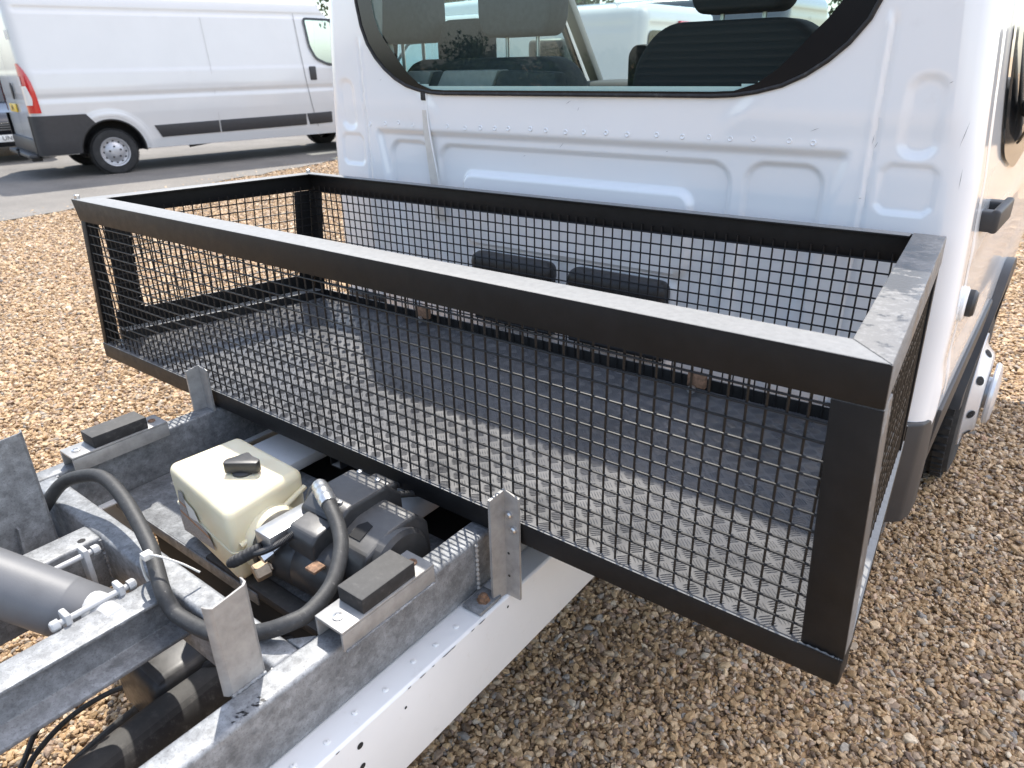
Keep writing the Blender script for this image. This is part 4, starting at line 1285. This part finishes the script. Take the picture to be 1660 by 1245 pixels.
plate4(FRt + Vector((-0.0, -0.010, -0.0525)), FRb + Vector((-0.0, -0.010, -0.05)), FRb + Vector((0.004, -0.055, -0.02)), FRt + Vector((0.004, -0.055, -0.0525)), (-T, 0, 0), 'corner_post')
# bottom rails
part(MB().prism([RLb + Vector((0.0, -0.001, 0)), RRb + Vector((0, -0.001, 0)), RRb + Vector((-0.0007, -0.001, 0.0445)), RLb + Vector((0.0, -0.001, 0.0445))], (0, 0.05, 0)), 'bottom_rail', bevel=0.003)
part(MB().prism([RRb + Vector((-0.001, 0.050, 0.0)), FRb + Vector((0, 0, 0.0)), FRb + Vector((0, 0, 0.042)), RRb + Vector((-0.001, 0.050, 0.042))], (-0.045, 0, 0)), 'bottom_rail', bevel=0.003)
part(MB().prism([FLb + Vector((0, 0, -0.0)), FRb + Vector((0, 0, -0.0)), FRb + Vector((0, 0, 0.076)), FLb + Vector((0, 0, 0.076))], (0, -0.006, 0)), 'bottom_rail', bevel=0.0018)
part(MB().prism([RLb + Vector((0.002, 0.052, 0.0)), FLb + Vector((0, -0.008, 0.0)), FLb + Vector((0, -0.008, 0.074)), RLb + Vector((0.002, 0.052, 0.074))], (0.05, 0, 0)), 'bottom_rail', bevel=0.003)
part(MB().prism([RLb + Vector((0.010, 0.052, 0.075)), FLb + Vector((0.008, -0.012, 0.075)), FLb + Vector((0.007, -0.012, 0.128)), RLb + Vector((0.012, 0.052, 0.128))], (0.006, 0, 0)), 'bottom_rail', bevel=0.0015)
# weld beads at the near corner and rail end bolts
wb = MB().tube(spline([RRb + Vector((-0.058, -0.001, 0.045)), RRb + Vector((-0.035, -0.0015, 0.046)), RRb + Vector((-0.012, -0.001, 0.0445)), RRb + Vector((-0.001, 0.002, 0.043))], 8), [0.0022 + 0.0008 * math.sin(i * 1.7) for i in range(25)], 8)
part(wb, 'weld_bead')
for p, mt in ((RLt + Vector((0.012, 0.012, 0.001)), 'steel'), (FLt + Vector((0.012, -0.01, 0.001)), 'steel')):
    part(MB().lathe([(0.007, 0), (0.007, 0.009), (0.004, 0.011), (0.0005, 0.011)], p, (0, 0, 1), 12), 'rail_bolt', mt)
for x in (-0.592, -1.476):
    part(MB().box(x - 0.02, x + 0.025, 1.455, 1.470, 0.795, 0.83), 'fixing_block', 'rusty_bolt', bevel=0.003)
    part(MB().lathe([(0.010, 0), (0.010, 0.008), (0.0005, 0.009)], (x - 0.004, 1.452, 0.792), (0, -1, 0), 12), 'bolt', 'steel')
# floor sheet with raised tread
Q = [Vector((-2.150, 0.8175, ZF)), Vector((-0.1475, 0.8175, ZF)), Vector((-0.158, 1.512, ZF)), Vector((-1.99, 1.472, ZF))]
part(MB().prism(Q, (0, 0, -0.004)), 'floor_plate', 'plate_paint', smooth=False)
tb = MB()
cell, c45 = 0.0272, math.sqrt(0.5)
qp = [(-2.10, 0.822), (-0.147, 0.822), (-0.163, 1.508), (-1.985, 1.468)]
for i in range(-70, 90):
    for j in range(-30, 110):
        cx_, cy_ = (i - j) * cell * c45 - 1.1, (i + j) * cell * c45 * 1.0
        if not (-2.2 < cx_ < 0 and 0.8 < cy_ < 1.55) or not inside((cx_, cy_), qp):
            continue
        d1, d2 = ((c45, c45), (-c45, c45)) if (i + j) % 2 else ((-c45, c45), (c45, c45))
        zt0 = ZF
        for k in range(5):
            o_ = (k - 2) * 0.0050
            L_ = 0.0125 - 0.0010 * abs(k - 2)
            px, py = cx_ + d2[0] * o_, cy_ + d2[1] * o_
            w_ = 0.0013
            b0 = len(tb.v)
            tb.v += [(px - d1[0] * L_, py - d1[1] * L_, zt0), (px + d2[0] * w_, py + d2[1] * w_, zt0), (px + d1[0] * L_, py + d1[1] * L_, zt0), (px - d2[0] * w_, py - d2[1] * w_, zt0),
                     (px - d1[0] * L_ * 0.7, py - d1[1] * L_ * 0.7, zt0 + 0.0015), (px + d1[0] * L_ * 0.7, py + d1[1] * L_ * 0.7, zt0 + 0.0015)]
            tb.f += [(b0, b0 + 3, b0 + 5, b0 + 4), (b0 + 3, b0 + 2, b0 + 5), (b0 + 2, b0 + 1, b0 + 4, b0 + 5), (b0 + 1, b0, b0 + 4)]
tbo = part(tb, 'tread_bars', 'plate_paint', smooth=False)
tag(tbo, kind='stuff')
# floor supports seen under the rear rail
fs_ = MB()
fs_.box(-1.165, -1.162, 0.83, 1.45, 0.690, 0.7245).box(-1.133, -1.130, 0.83, 1.45, 0.690, 0.7245).box(-1.162, -1.133, 0.83, 1.45, 0.690, 0.693)
part(fs_, 'floor_support', bevel=0.001)

# welded mesh: every wire is an object of its own, sharing one mesh
WR = 0.0019
wire_meshes = []
for k in range(6):                       # slightly bowed variants, as drawn wire is never dead straight
    a_, q_ = RNG.uniform(0, 6.28), RNG.uniform(0.0002, 0.0011)
    pts = [(q_ * math.cos(a_) * math.sin(math.pi * s * (1 + k % 2)), q_ * math.sin(a_) * math.sin(math.pi * s * (1 + k % 2)), s) for s in lin(0, 1, 7)]
    wire0 = MB().tube(pts, WR, 8).build('wire', 'wire_paint', None, recenter=False)
    wire_meshes.append(wire0.data)
    bpy.data.objects.remove(wire0)
CGO = origin_of(cg)
nw = 0
def wire(p0, p1):
    global nw
    p0, p1 = Vector(p0), Vector(p1)
    d = p1 - p0
    if d.length < 0.02:
        return
    o = bpy.data.objects.new('wire', wire_meshes[nw % 6])
    COL.objects.link(o)
    o.parent = cg
    o.location = p0 - CGO
    o.rotation_mode = 'QUATERNION'
    o.rotation_quaternion = d.to_track_quat('Z', 'Y')
    o.scale = (1, 1, d.length)
    nw += 1
PITCH = 0.0254
# rear panel
x = -0.1625
def lx(z):
    return -2.100 + (z - 1.135) * 0.13 - 0.0
while x > -2.16:
    j = RNG.normal() * 0.0006
    top = 1.155 if x > -2.095 else 0.77 + (x + 2.150) / 0.055 * 0.36
    wire((x + j, 0.8235, 0.765), (x, 0.8235, top))
    x -= PITCH
z = 1.124
while z > 0.775:
    wire((-2.10 + (z - 1.135) * 0.13, 0.8205, z), (-0.13, 0.8205, z + RNG.normal() * 0.0005))
    z -= PITCH
# front panel
x = -0.215
while x > -1.95:
    wire((x, 1.5105 + (x + 0.16) * 0.021, 0.775), (x, 1.5105 + (x + 0.16) * 0.021, 1.15))
    x -= PITCH
z = 1.135
while z > 0.83:
    wire((-1.965, 1.4695, z), (-0.18, 1.507, z))
    z -= PITCH
# left panel
ya = 0.95
while ya < 1.44:
    t = (ya - 0.815) / 0.667
    xt, xb = -2.098 + 0.15 * t, -2.150 + 0.14 * t
    wire((xb + 0.012, ya, 0.80), (xt + 0.001, ya, 1.15))
    ya += PITCH
z = 1.124
while z > 0.86:
    u_ = (1.15 - z) / 0.38
    wire((-2.098 - 0.048 * u_ + 0.022, 0.86, z), (-1.958 - 0.052 * u_ + 0.004, 1.475, z))
    z -= PITCH
# right panel
ya = 0.872
while ya < 1.47:
    t = (ya - 0.815) / 0.705
    xr = -0.1165 - 0.05 * t
    wire((xr + 0.010, ya, 0.765), (xr, ya, 1.15))
    ya += PITCH
z = 1.130
while z > 0.775:
    u_ = (1.15 - z) / 0.38
    wire((-0.120 + 0.012 * u_, 0.85, z), (-0.167 + 0.010 * u_, 1.512, z))
    z -= PITCH
print('wires', nw)

# ================================================================== parked vans, car, trees and shed around the yard
def make_van(name, label, loc, rz, cat='van', paint='van_white_shaded', L=6.0, H=2.52, k=1.0, full=False, group=None, rear_glass=False, axle=(1.0, 5.3)):
    v = thing(name, label, cat, (loc[0], loc[1], 0), rz, group)
    hs_ = H / 2.52
    WT = [(0.33, 0.955), (0.5, 0.985), (0.9, 1.012), (1.25, 1.015), (1.45, 1.0), (2.2, 0.925), (2.34, 0.90)]
    WT = [(z * hs_ if z > 0.9 else z, w_ * k) for z, w_ in WT]
    YT = [(0.33, -0.25), (0.6, -0.08), (1.0, -0.05), (1.15, -0.25), (1.35, -0.55), (2.2, -1.25), (2.34, -1.42)]
    YT = [(z * hs_ if z > 0.9 else z, L + d * (0.6 + 0.4 * hs_)) for z, d in YT]
    w = lambda z: interp(z, WT)
    yf = lambda z: interp(z, YT)
    r = 0.13
    zt = 2.34 * hs_
    SW = [(y - 6.0 + L, z * hs_) for y, z in [(4.20, 2.215), (4.235, 1.77), (4.33, 1.58), (4.55, 1.485), (5.20, 1.44), (5.36, 1.50), (4.82, 2.20)]]
    SWr = round_poly(SW, 0.06, 3)
    SWh = shrink(SWr, 0.012)
    RWn = [(0.06, 1.52 * hs_), (0.86 * k, 1.52 * hs_), (0.80 * k, 2.21 * hs_), (0.06, 2.21 * hs_)]
    def emb(kind, a, z):
        z = z / hs_
        e = 0.010 * sstep(1.485, 1.455, z) - 0.014 * sstep(1.165, 1.145, z) * sstep(1.06, 1.11, z)
        e -= 0.012 * sstep(2.21, 2.225, z) * sstep(2.30, 2.285, z)
        if kind == 'side':
            for ay in axle:
                d = math.hypot(a - ay, z * hs_ - 0.36)
                e += 0.018 * sstep(0.62, 0.55, d)
            return e
        return e * 0.4
    def holes(kind, c):
        if kind == 'side':
            if inside((c[1], c[2]), SWh):
                return True
            for ay in axle:
                if math.hypot(c[1] - ay, c[2] - 0.36) < 0.515:
                    return True
        if kind == 'rear' and rear_glass and inside((c[0], c[2]), shrink(RWn, 0.02)):
            return True
        return False
    nz, ny = (90, 150) if full else (44, 60)
    b = shell(lin(0.36, zt, nz), w, yf, r, lin(1, 0, ny), lin(1, 0, 10 if not rear_glass else 24), emb, (H, 0.16, 4), holes, lambda z: 1.38 * hs_ < z < 2.25 * hs_)
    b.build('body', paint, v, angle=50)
    # closed floor and dark underside
    MB().box(-0.66 * k, 0.66 * k, 0.15, L - 0.3, 0.33, 0.42).build('underbody', 'dark_void', v)
    fy = yf(1.38 * hs_)
    MB().add([(-w(1.36 * hs_) + 0.05, yf(1.36 * hs_) - 0.02, 1.36 * hs_), (w(1.36 * hs_) - 0.05, yf(1.36 * hs_) - 0.02, 1.36 * hs_), (w(2.26 * hs_) - 0.05, yf(2.26 * hs_) - 0.02, 2.26 * hs_), (-w(2.26 * hs_) + 0.05, yf(2.26 * hs_) - 0.02, 2.26 * hs_)], [(0, 1, 2, 3)]).build('windscreen', 'clear_glass', v, smooth=False)
    MB().box(-0.85 * k, 0.85 * k, L - 1.95, L - 1.90, 0.45, zt).build('bulkhead', 'interior_trim', v)
    MB().box(-0.86 * k, 0.86 * k, L - 1.0, L - 0.45, 0.9, 1.42 * hs_).build('dashboard', 'dark_seat', v, bevel=0.06)
    for sx in (1, -1):
        f = lambda y, z, sx=sx: (sx * (w(z) + 0.022), y, z)
        ring2d(shrink(SWr, -0.012), shrink(SWr, 0.030), f).build('window_frame', 'frit', v, smooth=False)
        q = shrink(SWr, 0.026)
        MB().add([(sx * (w(z) + 0.016), y, z) for y, z in q], [tuple(range(len(q)))]).build('door_window', 'clear_glass', v, smooth=False)
        for i, ay in enumerate(axle):
            wh = make_wheel(v, sx * 0.955 * k, ay, sx, 0.345, 0.22, False, detail=full)
            half_liner(sx, 0.985 * k, ay, 0.474, v)
            MB().tube([(sx * (w(max(0.36 + 0.466 * math.sin(a), 0.36)) + 0.012), ay + 0.466 * math.cos(a), 0.36 + 0.466 * math.sin(a)) for a in lin(R(2), R(178), 30)], 0.016, 6).build('arch_seal', 'rubber', v)
            A_ = lin(R(1), R(116 if i == 0 else 179), 30)
            lip = MB()
            P = []
            for rad, off in ((0.470, -0.06), (0.470, 0.020), (0.49, 0.024), (0.54, 0.022), (0.60, 0.017)):
                P.append([(sx * (w(max(0.36 + rad * math.sin(a), 0.36)) + off), ay + rad * math.cos(a), 0.36 + rad * math.sin(a)) for a in A_])
            n_ = len(A_)
            lip.add([p for row in P for p in row], [(a * n_ + i_, a * n_ + i_ + 1, (a + 1) * n_ + i_ + 1, (a + 1) * n_ + i_) for a in range(4) for i_ in range(n_ - 1)])
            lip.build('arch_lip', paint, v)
    def corner_patch(z0, z1, yfun, xin, off, sx, nm, mt, par, thick=True):
        rows = []
        for z in lin(z0, z1, 9):
            W = w(z) + off
            y1 = yfun(z)
            row = [(sx * W, y1 + (r - y1) * t, z) for t in (0, 0.33, 0.66)] if y1 > r else []
            for a in lin(0 if y1 > r else math.acos(max(-1, min(1, 0))) * 0 , math.pi / 2, 7):
                p = (sx * (W - r - off + (r + off) * math.cos(a)), r - (r + off) * math.sin(a), z)
                if p[1] <= y1 + 1e-6 or y1 > r:
                    row.append(p)
                else:
                    row.append((sx * (W - r - off + math.sqrt(max(0, (r + off) ** 2 - (r - y1) ** 2))), y1, z))
            row.append((sx * (W - xin), -off, z))
            rows.append(row)
        nj = len(rows[0])
        mb = MB().add([p for row in rows for p in row], [(i * nj + j, i * nj + j + 1, (i + 1) * nj + j + 1, (i + 1) * nj + j) for i in range(8) for j in range(nj - 1)])
        # returns to the body
        for row in (rows[0], rows[-1]):
            mb.add(row + [(p[0] * 0.97, p[1] + 0.03, p[2]) for p in row], [(j, j + 1, nj + j + 1, nj + j) for j in range(nj - 1)])
        edge = [row[0] for row in rows]
        mb.add(edge + [(p[0] * 0.97, p[1], p[2]) for p in edge], [(i, i + 1, 9 + i + 1, 9 + i) for i in range(8)])
        return mb.build(nm, mt, par)
    for sx in (1, -1):
        lamp = corner_patch(0.935 * hs_, 1.58 * hs_, lambda z: interp(z / hs_, [(0.93, 0.128), (1.2, 0.118), (1.35, 0.095), (1.48, 0.055), (1.58, 0.004)]), 0.175, 0.012, sx, 'tail_lamp', 'red_lens', v)
        cl = corner_patch(1.04 * hs_, 1.29 * hs_, lambda z: interp(z / hs_, [(1.04, 0.045), (1.12, 0.06), (1.29, 0.025)]), 0.15, 0.017, sx, 'reverse_lamp', 'clear_lens', lamp)
        corner_patch(0.37, 0.925, lambda z: 0.50, 0.13, 0.044, sx, 'bumper_corner', 'trim_plastic', v)
        side_poly([(0.495, 0.37), (0.495, 0.925), (axle[0] - 0.31, 0.925), (axle[0] - 0.21, 0.80)] + [(axle[0] + 0.475 * math.cos(a), 0.36 + 0.475 * math.sin(a)) for a in lin(R(116), R(178.5), 9)], w, 0.046, sx, 0.05).build('bumper_corner', 'trim_plastic', v)
        y2 = L - 1.48
        for poly in ([(1.64, 0.70), (1.73, 0.515), (2.68, 0.525), (2.68, 0.715)], [(2.705, 0.715), (2.705, 0.525), (L - 2.0, 0.54), (L - 2.0, 0.73)], [(L - 1.98, 0.73), (L - 1.94, 0.54), (y2, 0.55), (y2, 0.74)]):
            side_poly(poly, w, 0.024, sx, 0.03).build('side_moulding', 'trim_plastic', v, bevel=0.006)
        f = lambda y, z, sx=sx: (sx * (w(z) + 0.019), y, z)
        strip([(L - 1.97, 2.28 * hs_), (L - 1.95, 1.75 * hs_), (L - 1.92, 1.24 * hs_), (L - 1.86, 0.85), (L - 1.78, 0.50)], 0.008, f).build('door_gap', 'door_gap', v, smooth=False)
        strip([(2.69, 2.20 * hs_), (2.70, 1.5 * hs_), (2.69, 0.72), (2.68, 0.5)], 0.004, f).build('panel_joint', 'pillar_trim', v, smooth=False)
        MB().box(sx * (w(1.36 * hs_) + 0.0), sx * (w(1.36 * hs_) + 0.03), L - 1.83, L - 1.70, 1.245 * hs_, 1.465 * hs_).build('door_handle', 'trim_plastic', v, bevel=0.02, seg=3)
        mr = MB().box(sx * 1.05 * k, sx * 1.28 * k, L - 1.10, L - 0.98, 1.48 * hs_, 1.88 * hs_)
        mr.build('door_mirror', 'trim_plastic', v, bevel=0.04, seg=3)
        hl = MB().box(sx * 0.62 * k, sx * 0.95 * k, L - 0.42, L - 0.10, 0.90, 1.10 * hs_)
        hl.build('headlamp', 'clear_lens', v, bevel=0.05, seg=3)
    # rear face
    MB().box(-0.86 * k, 0.86 * k, -0.045, 0.06, 0.37, 0.60).build('rear_bumper', 'trim_plastic', v, bevel=0.02)
    MB().box(-0.80 * k, 0.86 * k, -0.16, -0.02, 0.335, 0.395).build('rear_step', 'trim_plastic', v, bevel=0.02)
    MB().box(-0.5 * k, 0.5 * k, L - 0.10, L + 0.0, 0.36, 0.70).build('front_bumper', 'trim_plastic', v, bevel=0.04)
    strip([(0, 0.62), (0, 2.2 * hs_)], 0.012, lambda x, z: (x, -0.014, z)).build('door_gap', 'door_gap', v, smooth=False)
    pl = MB().box(-0.46, 0.06, -0.030, -0.012, 0.93 * hs_, 1.045 * hs_).build('number_plate', 'yellow_plate', v, bevel=0.003)
    if full:
        t_ = text_mesh('AA', 0.11, 'plate_lettering', 'ink', pl, (-0.02, -0.0105, 0), (R(90), 0, 0))
        for zz in (1.4, 2.0):
            MB().tube([(0.90 * w(zz), -0.02, zz - 0.06), (0.90 * w(zz), -0.02, zz + 0.06)], 0.014, 8).build('door_hinge', paint, v)
        tb_ = MB().tube(spline([(0.1, 0.0, 0.36), (0.1, -0.13, 0.33), (0.1, -0.17, 0.39)], 6), 0.02, 10)
        tb_.lathe([(0.001, -0.025), (0.018, -0.018), (0.025, 0), (0.018, 0.018), (0.001, 0.025)], (0.1, -0.17, 0.42), (0, 0, 1), 16)
        tb_.build('tow_ball', 'dark_void', v)
        MB().box(0.45, 0.62, -0.10, 0.05, 0.27, 0.335).build('tow_socket', 'trim_plastic', v, bevel=0.02)
        MB().tube([(0.75, 2.20, 0.33), (0.80, 2.42, 0.36), (0.83, 2.6, 0.38)], 0.03, 12).build('exhaust_pipe', 'dark_void', v)
    hb = MB().lathe([(0.001, 0.0), (0.045, 0.0), (0.05, 0.008), (0.045, 0.02), (0.001, 0.022)], (0.10, -0.014, 1.22 * hs_), (0, -1, 0), 20)
    hb.v = [(p[0], p[1], (p[2] - 1.22 * hs_) * 2.4 + 1.22 * hs_) for p in hb.v]
    hb.build('rear_handle', 'trim_plastic', v)
    if rear_glass:
        for sx in (1, -1):
            q = [(sx * x, z) for x, z in round_poly(RWn, 0.07, 4)]
            ring2d(q, shrink(q, 0.04), lambda x, z: (x, -0.010, z)).build('rear_window_frame', 'frit', v, smooth=False)
            q = shrink(q, 0.035)
            MB().add([(x, -0.006, z) for x, z in q], [tuple(range(len(q)))]).build('rear_window', 'dark_glass', v, smooth=False)
        MB().box(-0.13, 0.13, -0.03, 0.01, 2.26 * hs_, 2.33 * hs_).build('brake_lamp', 'red_lens', v, bevel=0.01)
    return v

VD = R(79)
fwv, rtv = Vector((math.cos(VD), math.sin(VD), 0)), Vector((math.sin(VD), -math.cos(VD), 0))
vo = Vector((-12.06, 5.47, 0)) - 1.0 * fwv - 0.97 * rtv
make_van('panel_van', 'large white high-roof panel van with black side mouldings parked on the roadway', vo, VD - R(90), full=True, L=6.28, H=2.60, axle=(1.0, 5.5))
GV = 'vans parked beyond the truck cab'
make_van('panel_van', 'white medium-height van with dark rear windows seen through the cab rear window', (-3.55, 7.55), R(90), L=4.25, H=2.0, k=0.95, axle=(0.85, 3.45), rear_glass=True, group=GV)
make_van('panel_van', 'grey low-roof van behind the white van seen through the cab window', (-3.4, 11.2), R(90), paint='grey_car_paint', L=5.2, H=2.28, axle=(0.95, 4.1), group=GV)
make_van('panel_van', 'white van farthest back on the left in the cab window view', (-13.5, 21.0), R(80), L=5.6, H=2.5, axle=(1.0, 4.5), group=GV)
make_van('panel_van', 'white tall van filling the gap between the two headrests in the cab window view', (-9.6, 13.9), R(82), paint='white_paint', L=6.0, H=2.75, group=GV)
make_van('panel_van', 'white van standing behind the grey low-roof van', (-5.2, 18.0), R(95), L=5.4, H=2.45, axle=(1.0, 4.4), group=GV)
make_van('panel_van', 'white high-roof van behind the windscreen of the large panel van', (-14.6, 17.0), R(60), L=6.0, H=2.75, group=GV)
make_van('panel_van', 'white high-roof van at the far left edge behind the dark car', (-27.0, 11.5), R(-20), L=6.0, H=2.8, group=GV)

# dark car behind the panel van, front end to the camera
car = thing('parked_car', 'dark car with a white front plate behind the panel van', 'car', (-17.55, 5.55, 0), R(70 - 180 + 8))
prof = [(-2.1, 0.30), (2.0, 0.28), (2.12, 0.45), (2.10, 0.72), (1.95, 0.86), (0.95, 1.0), (0.15, 1.46), (-1.1, 1.50), (-1.9, 1.12), (-2.15, 1.0), (-2.18, 0.5)]
MB().prism([(-0.86, y, z) for y, z in prof], (1.72, 0, 0)).build('body', 'dark_car_paint', car, bevel=0.07, seg=3)
MB().add([(-0.68, 0.97, 1.01), (0.68, 0.97, 1.01), (0.60, 0.17, 1.465), (-0.60, 0.17, 1.465)], [(0, 1, 2, 3)]).build('windscreen', 'frit', car).location += Vector((0, 0.01, 0.012))
MB().box(-0.55, 0.55, 2.06, 2.135, 0.56, 0.70).build('grille', 'ink', car, bevel=0.01)
for k in range(3):
    MB().box(-0.55, 0.55, 2.12, 2.145, 0.58 + k * 0.04, 0.592 + k * 0.04).build('grille_bar', 'steel', car)
for sx in (1, -1):
    MB().box(sx * 0.58, sx * 0.84, 1.95, 2.11, 0.62, 0.76).build('headlamp', 'clear_lens', car, bevel=0.03, seg=3)
    for yy in (1.3, -1.35):
        make_wheel(car, sx * 0.87, yy, sx, 0.31, 0.2, False, detail=False)
pl = MB().box(-0.26, 0.26, 2.13, 2.15, 0.38, 0.50).build('number_plate', 'white_plate', car, bevel=0.003)
text_mesh('UNU', 0.105, 'plate_lettering', 'ink', pl, (-0.10, 0.0115, 0), (R(90), 0, R(180)))

def tree(name, label, x, y, h, rad, nleaf, group, seed):
    rg = np.random.default_rng(seed)
    t = thing(name, label, 'tree', (x, y, 0), rg.uniform(0, 6), group)
    tk_ = MB()
    lean = rg.normal(0, 0.05, 2) * h
    tk_.tube(spline([(0, 0, -0.1), (lean[0] * 0.3, lean[1] * 0.3, h * 0.3), (lean[0], lean[1], h * 0.75)], 5), list(np.linspace(h * 0.028, h * 0.008, 11)), 8)
    cl = []
    for i in range(16):
        a, u_ = rg.uniform(0, 2 * math.pi), rg.uniform(0.15, 1.0)
        rr_ = rad * math.sqrt(u_) * 0.8
        zc = h * rg.uniform(0.35, 0.92)
        rr_ *= 1.1 - abs(zc / h - 0.55)
        c_ = Vector((rr_ * math.cos(a), rr_ * math.sin(a), zc))
        cl.append((c_, rad * rg.uniform(0.22, 0.45)))
        tk_.tube([(lean[0] * 0.5, lean[1] * 0.5, h * rg.uniform(0.2, 0.5)), c_ * 0.6 + Vector((0, 0, c_.z * 0.35)), c_], [h * 0.011, h * 0.007, h * 0.003], 5)
    tk_.build('trunk', 'bark', t, recenter=False)
    vs_, fs_ = [], []
    for i in range(nleaf):
        c_, q = cl[rg.integers(len(cl))]
        d = rg.normal(size=3)
        d = d / np.linalg.norm(d) * q * rg.uniform(0.35, 1.05)
        p = np.array(c_) + d * np.array([1, 1, 0.75])
        if p[2] < 0.2:
            continue
        a, b_ = rg.normal(size=3), rg.normal(size=3)
        a /= np.linalg.norm(a)
        b_ -= a * a.dot(b_)
        b_ /= np.linalg.norm(b_)
        s = rg.uniform(0.06, 0.15) * h / 5
        k_ = len(vs_)
        vs_ += [tuple(p - a * s), tuple(p + b_ * s * 0.5), tuple(p + a * s), tuple(p - b_ * s * 0.5)]
        fs_.append((k_, k_ + 1, k_ + 2, k_ + 3))
    me = bpy.data.meshes.new('crown')
    me.from_pydata(vs_, [], fs_)
    me.materials.append(MATS['leaf'])
    o = bpy.data.objects.new('crown', me)
    COL.objects.link(o)
    o.parent = t
    return t
for i, (x, y, h, rad) in enumerate(((-30, 44, 8, 4.5), (-19, 47, 9, 5), (-9, 45, 7.5, 4.5), (-42, 40, 8.5, 5), (-22, 24, 6.5, 4.0), (-17, 23, 6.0, 3.6))):
    tree('tree', ['leafy green tree beyond the parked vans', 'tallest leafy tree beyond the parked vans', 'small round tree beyond the grey van', 'leafy tree beyond the far left of the yard', 'broad leafy tree just behind the tall white van', 'shorter leafy tree just behind the tall white van'][i], x, y, h, rad, 3500, 'trees beyond the vans', 100 + i)
def bush(label, x, y, h, rad, seed):
    rg = np.random.default_rng(seed)
    t = thing('bush', label, 'bush', (x, y, 0), rg.uniform(0, 6), 'hedgerow behind the camera')
    st = MB()
    cl = []
    for i in range(22):
        a, rr_ = rg.uniform(0, 6.28), rad * math.sqrt(rg.uniform(0, 1)) * 0.85
        q = rg.uniform(0.5, 0.9)
        top_ = h * (1 - 0.35 * (rr_ / rad) ** 2)
        c_ = Vector((rr_ * math.cos(a), rr_ * math.sin(a), rg.uniform(0.25, 1.0) * (top_ - q * 0.8)))
        cl.append((np.array(c_), q))
        st.tube([(c_.x * 0.4, c_.y * 0.4, 0), (c_.x * 0.8, c_.y * 0.8, c_.z * 0.6), c_], [0.05, 0.03, 0.01], 5)
    st.build('stem', 'bark', t, recenter=False)
    n = 5200
    idx = rg.integers(len(cl), size=n)
    C_ = np.array([c for c, q in cl])[idx]
    Qr = np.array([q for c, q in cl])[idx]
    d = rg.normal(size=(n, 3))
    d /= np.linalg.norm(d, axis=1)[:, None]
    p = C_ + d * (Qr * rg.uniform(0.3, 1.15, n))[:, None]
    p[:, 2] = np.abs(p[:, 2])
    a = rg.normal(size=(n, 3)); a /= np.linalg.norm(a, axis=1)[:, None]
    b_ = rg.normal(size=(n, 3)); b_ -= a * (a * b_).sum(1)[:, None]; b_ /= np.linalg.norm(b_, axis=1)[:, None]
    s = rg.uniform(0.06, 0.16, n)[:, None]
    V = np.stack([p - a * s, p + b_ * s * 0.55, p + a * s, p - b_ * s * 0.55], 1).reshape(-1, 3)
    me = bpy.data.meshes.new('crown')
    me.from_pydata(V.tolist(), [], [(4 * k, 4 * k + 1, 4 * k + 2, 4 * k + 3) for k in range(n)])
    me.materials.append(MATS['leaf'])
    o = bpy.data.objects.new('crown', me)
    COL.objects.link(o)
    o.parent = t
HEDGE = ((-41, -28, 2.1, 3.2, 'leftmost hedgerow bush behind the camera'), (-35.5, -28.5, 2.3, 3.2, 'hedgerow bush second from the left behind the camera'), (-30.5, -28, 2.2, 2.8, 'low hedgerow bush just left of the tallest one'), (-26.3, -28, 3.1, 2.6, 'tallest hedgerow bush behind the camera'), (-22, -28, 2.25, 2.8, 'hedgerow bush just right of the tallest one'), (-17.5, -28.3, 2.1, 2.8, 'hedgerow bush nearest the ribbed shed'), (-13, -28, 2.2, 2.8, 'hedgerow bush half hidden by the ribbed shed'))
for i, (x, y, h, rad, lab) in enumerate(HEDGE):
    bush(lab + ', mirrored in the cab window', x, y, h, rad, 200 + i)

shed = thing('steel_shed', 'dark ribbed steel shed behind the camera, mirrored in the cab window', 'shed', (-5.5, -19.0, 0))
sp = []
for i in range(17):
    z0 = i * 0.22
    sp += [(0.0, z0), (0.0, z0 + 0.13), (0.05, z0 + 0.15), (0.05, z0 + 0.20)]
wl = MB()
nn_ = len(sp)
wl.add([(-6.5, p, z) for p, z in sp] + [(6.5, p, z) for p, z in sp], [(i, i + 1, nn_ + i + 1, nn_ + i) for i in range(nn_ - 1)])
wl.build('wall', 'shed_cladding', shed, smooth=False)
MB().box(-6.6, 6.6, -8, 0.25, 3.78, 4.0).build('roof', 'shed_cladding', shed)
MB().box(-6.5, 6.5, -8, -0.1, 0, 3.75).build('inner_frame', 'dark_void', shed)

# small joined pieces too fine to pick apart
for o in bpy.data.objects:
    nm = o.name.split('.')[0]
    if nm in ('rim_hole', 'wheel_nut', 'rail_hole', 'rivet', 'spot_weld', 'paint_scuff', 'chipped_paint', 'crown', 'headrest_post', 'vent_grille', 'plate_lettering'):
        o['kind'] = 'stuff'
    if 'world_built' in o:
        del o['world_built']
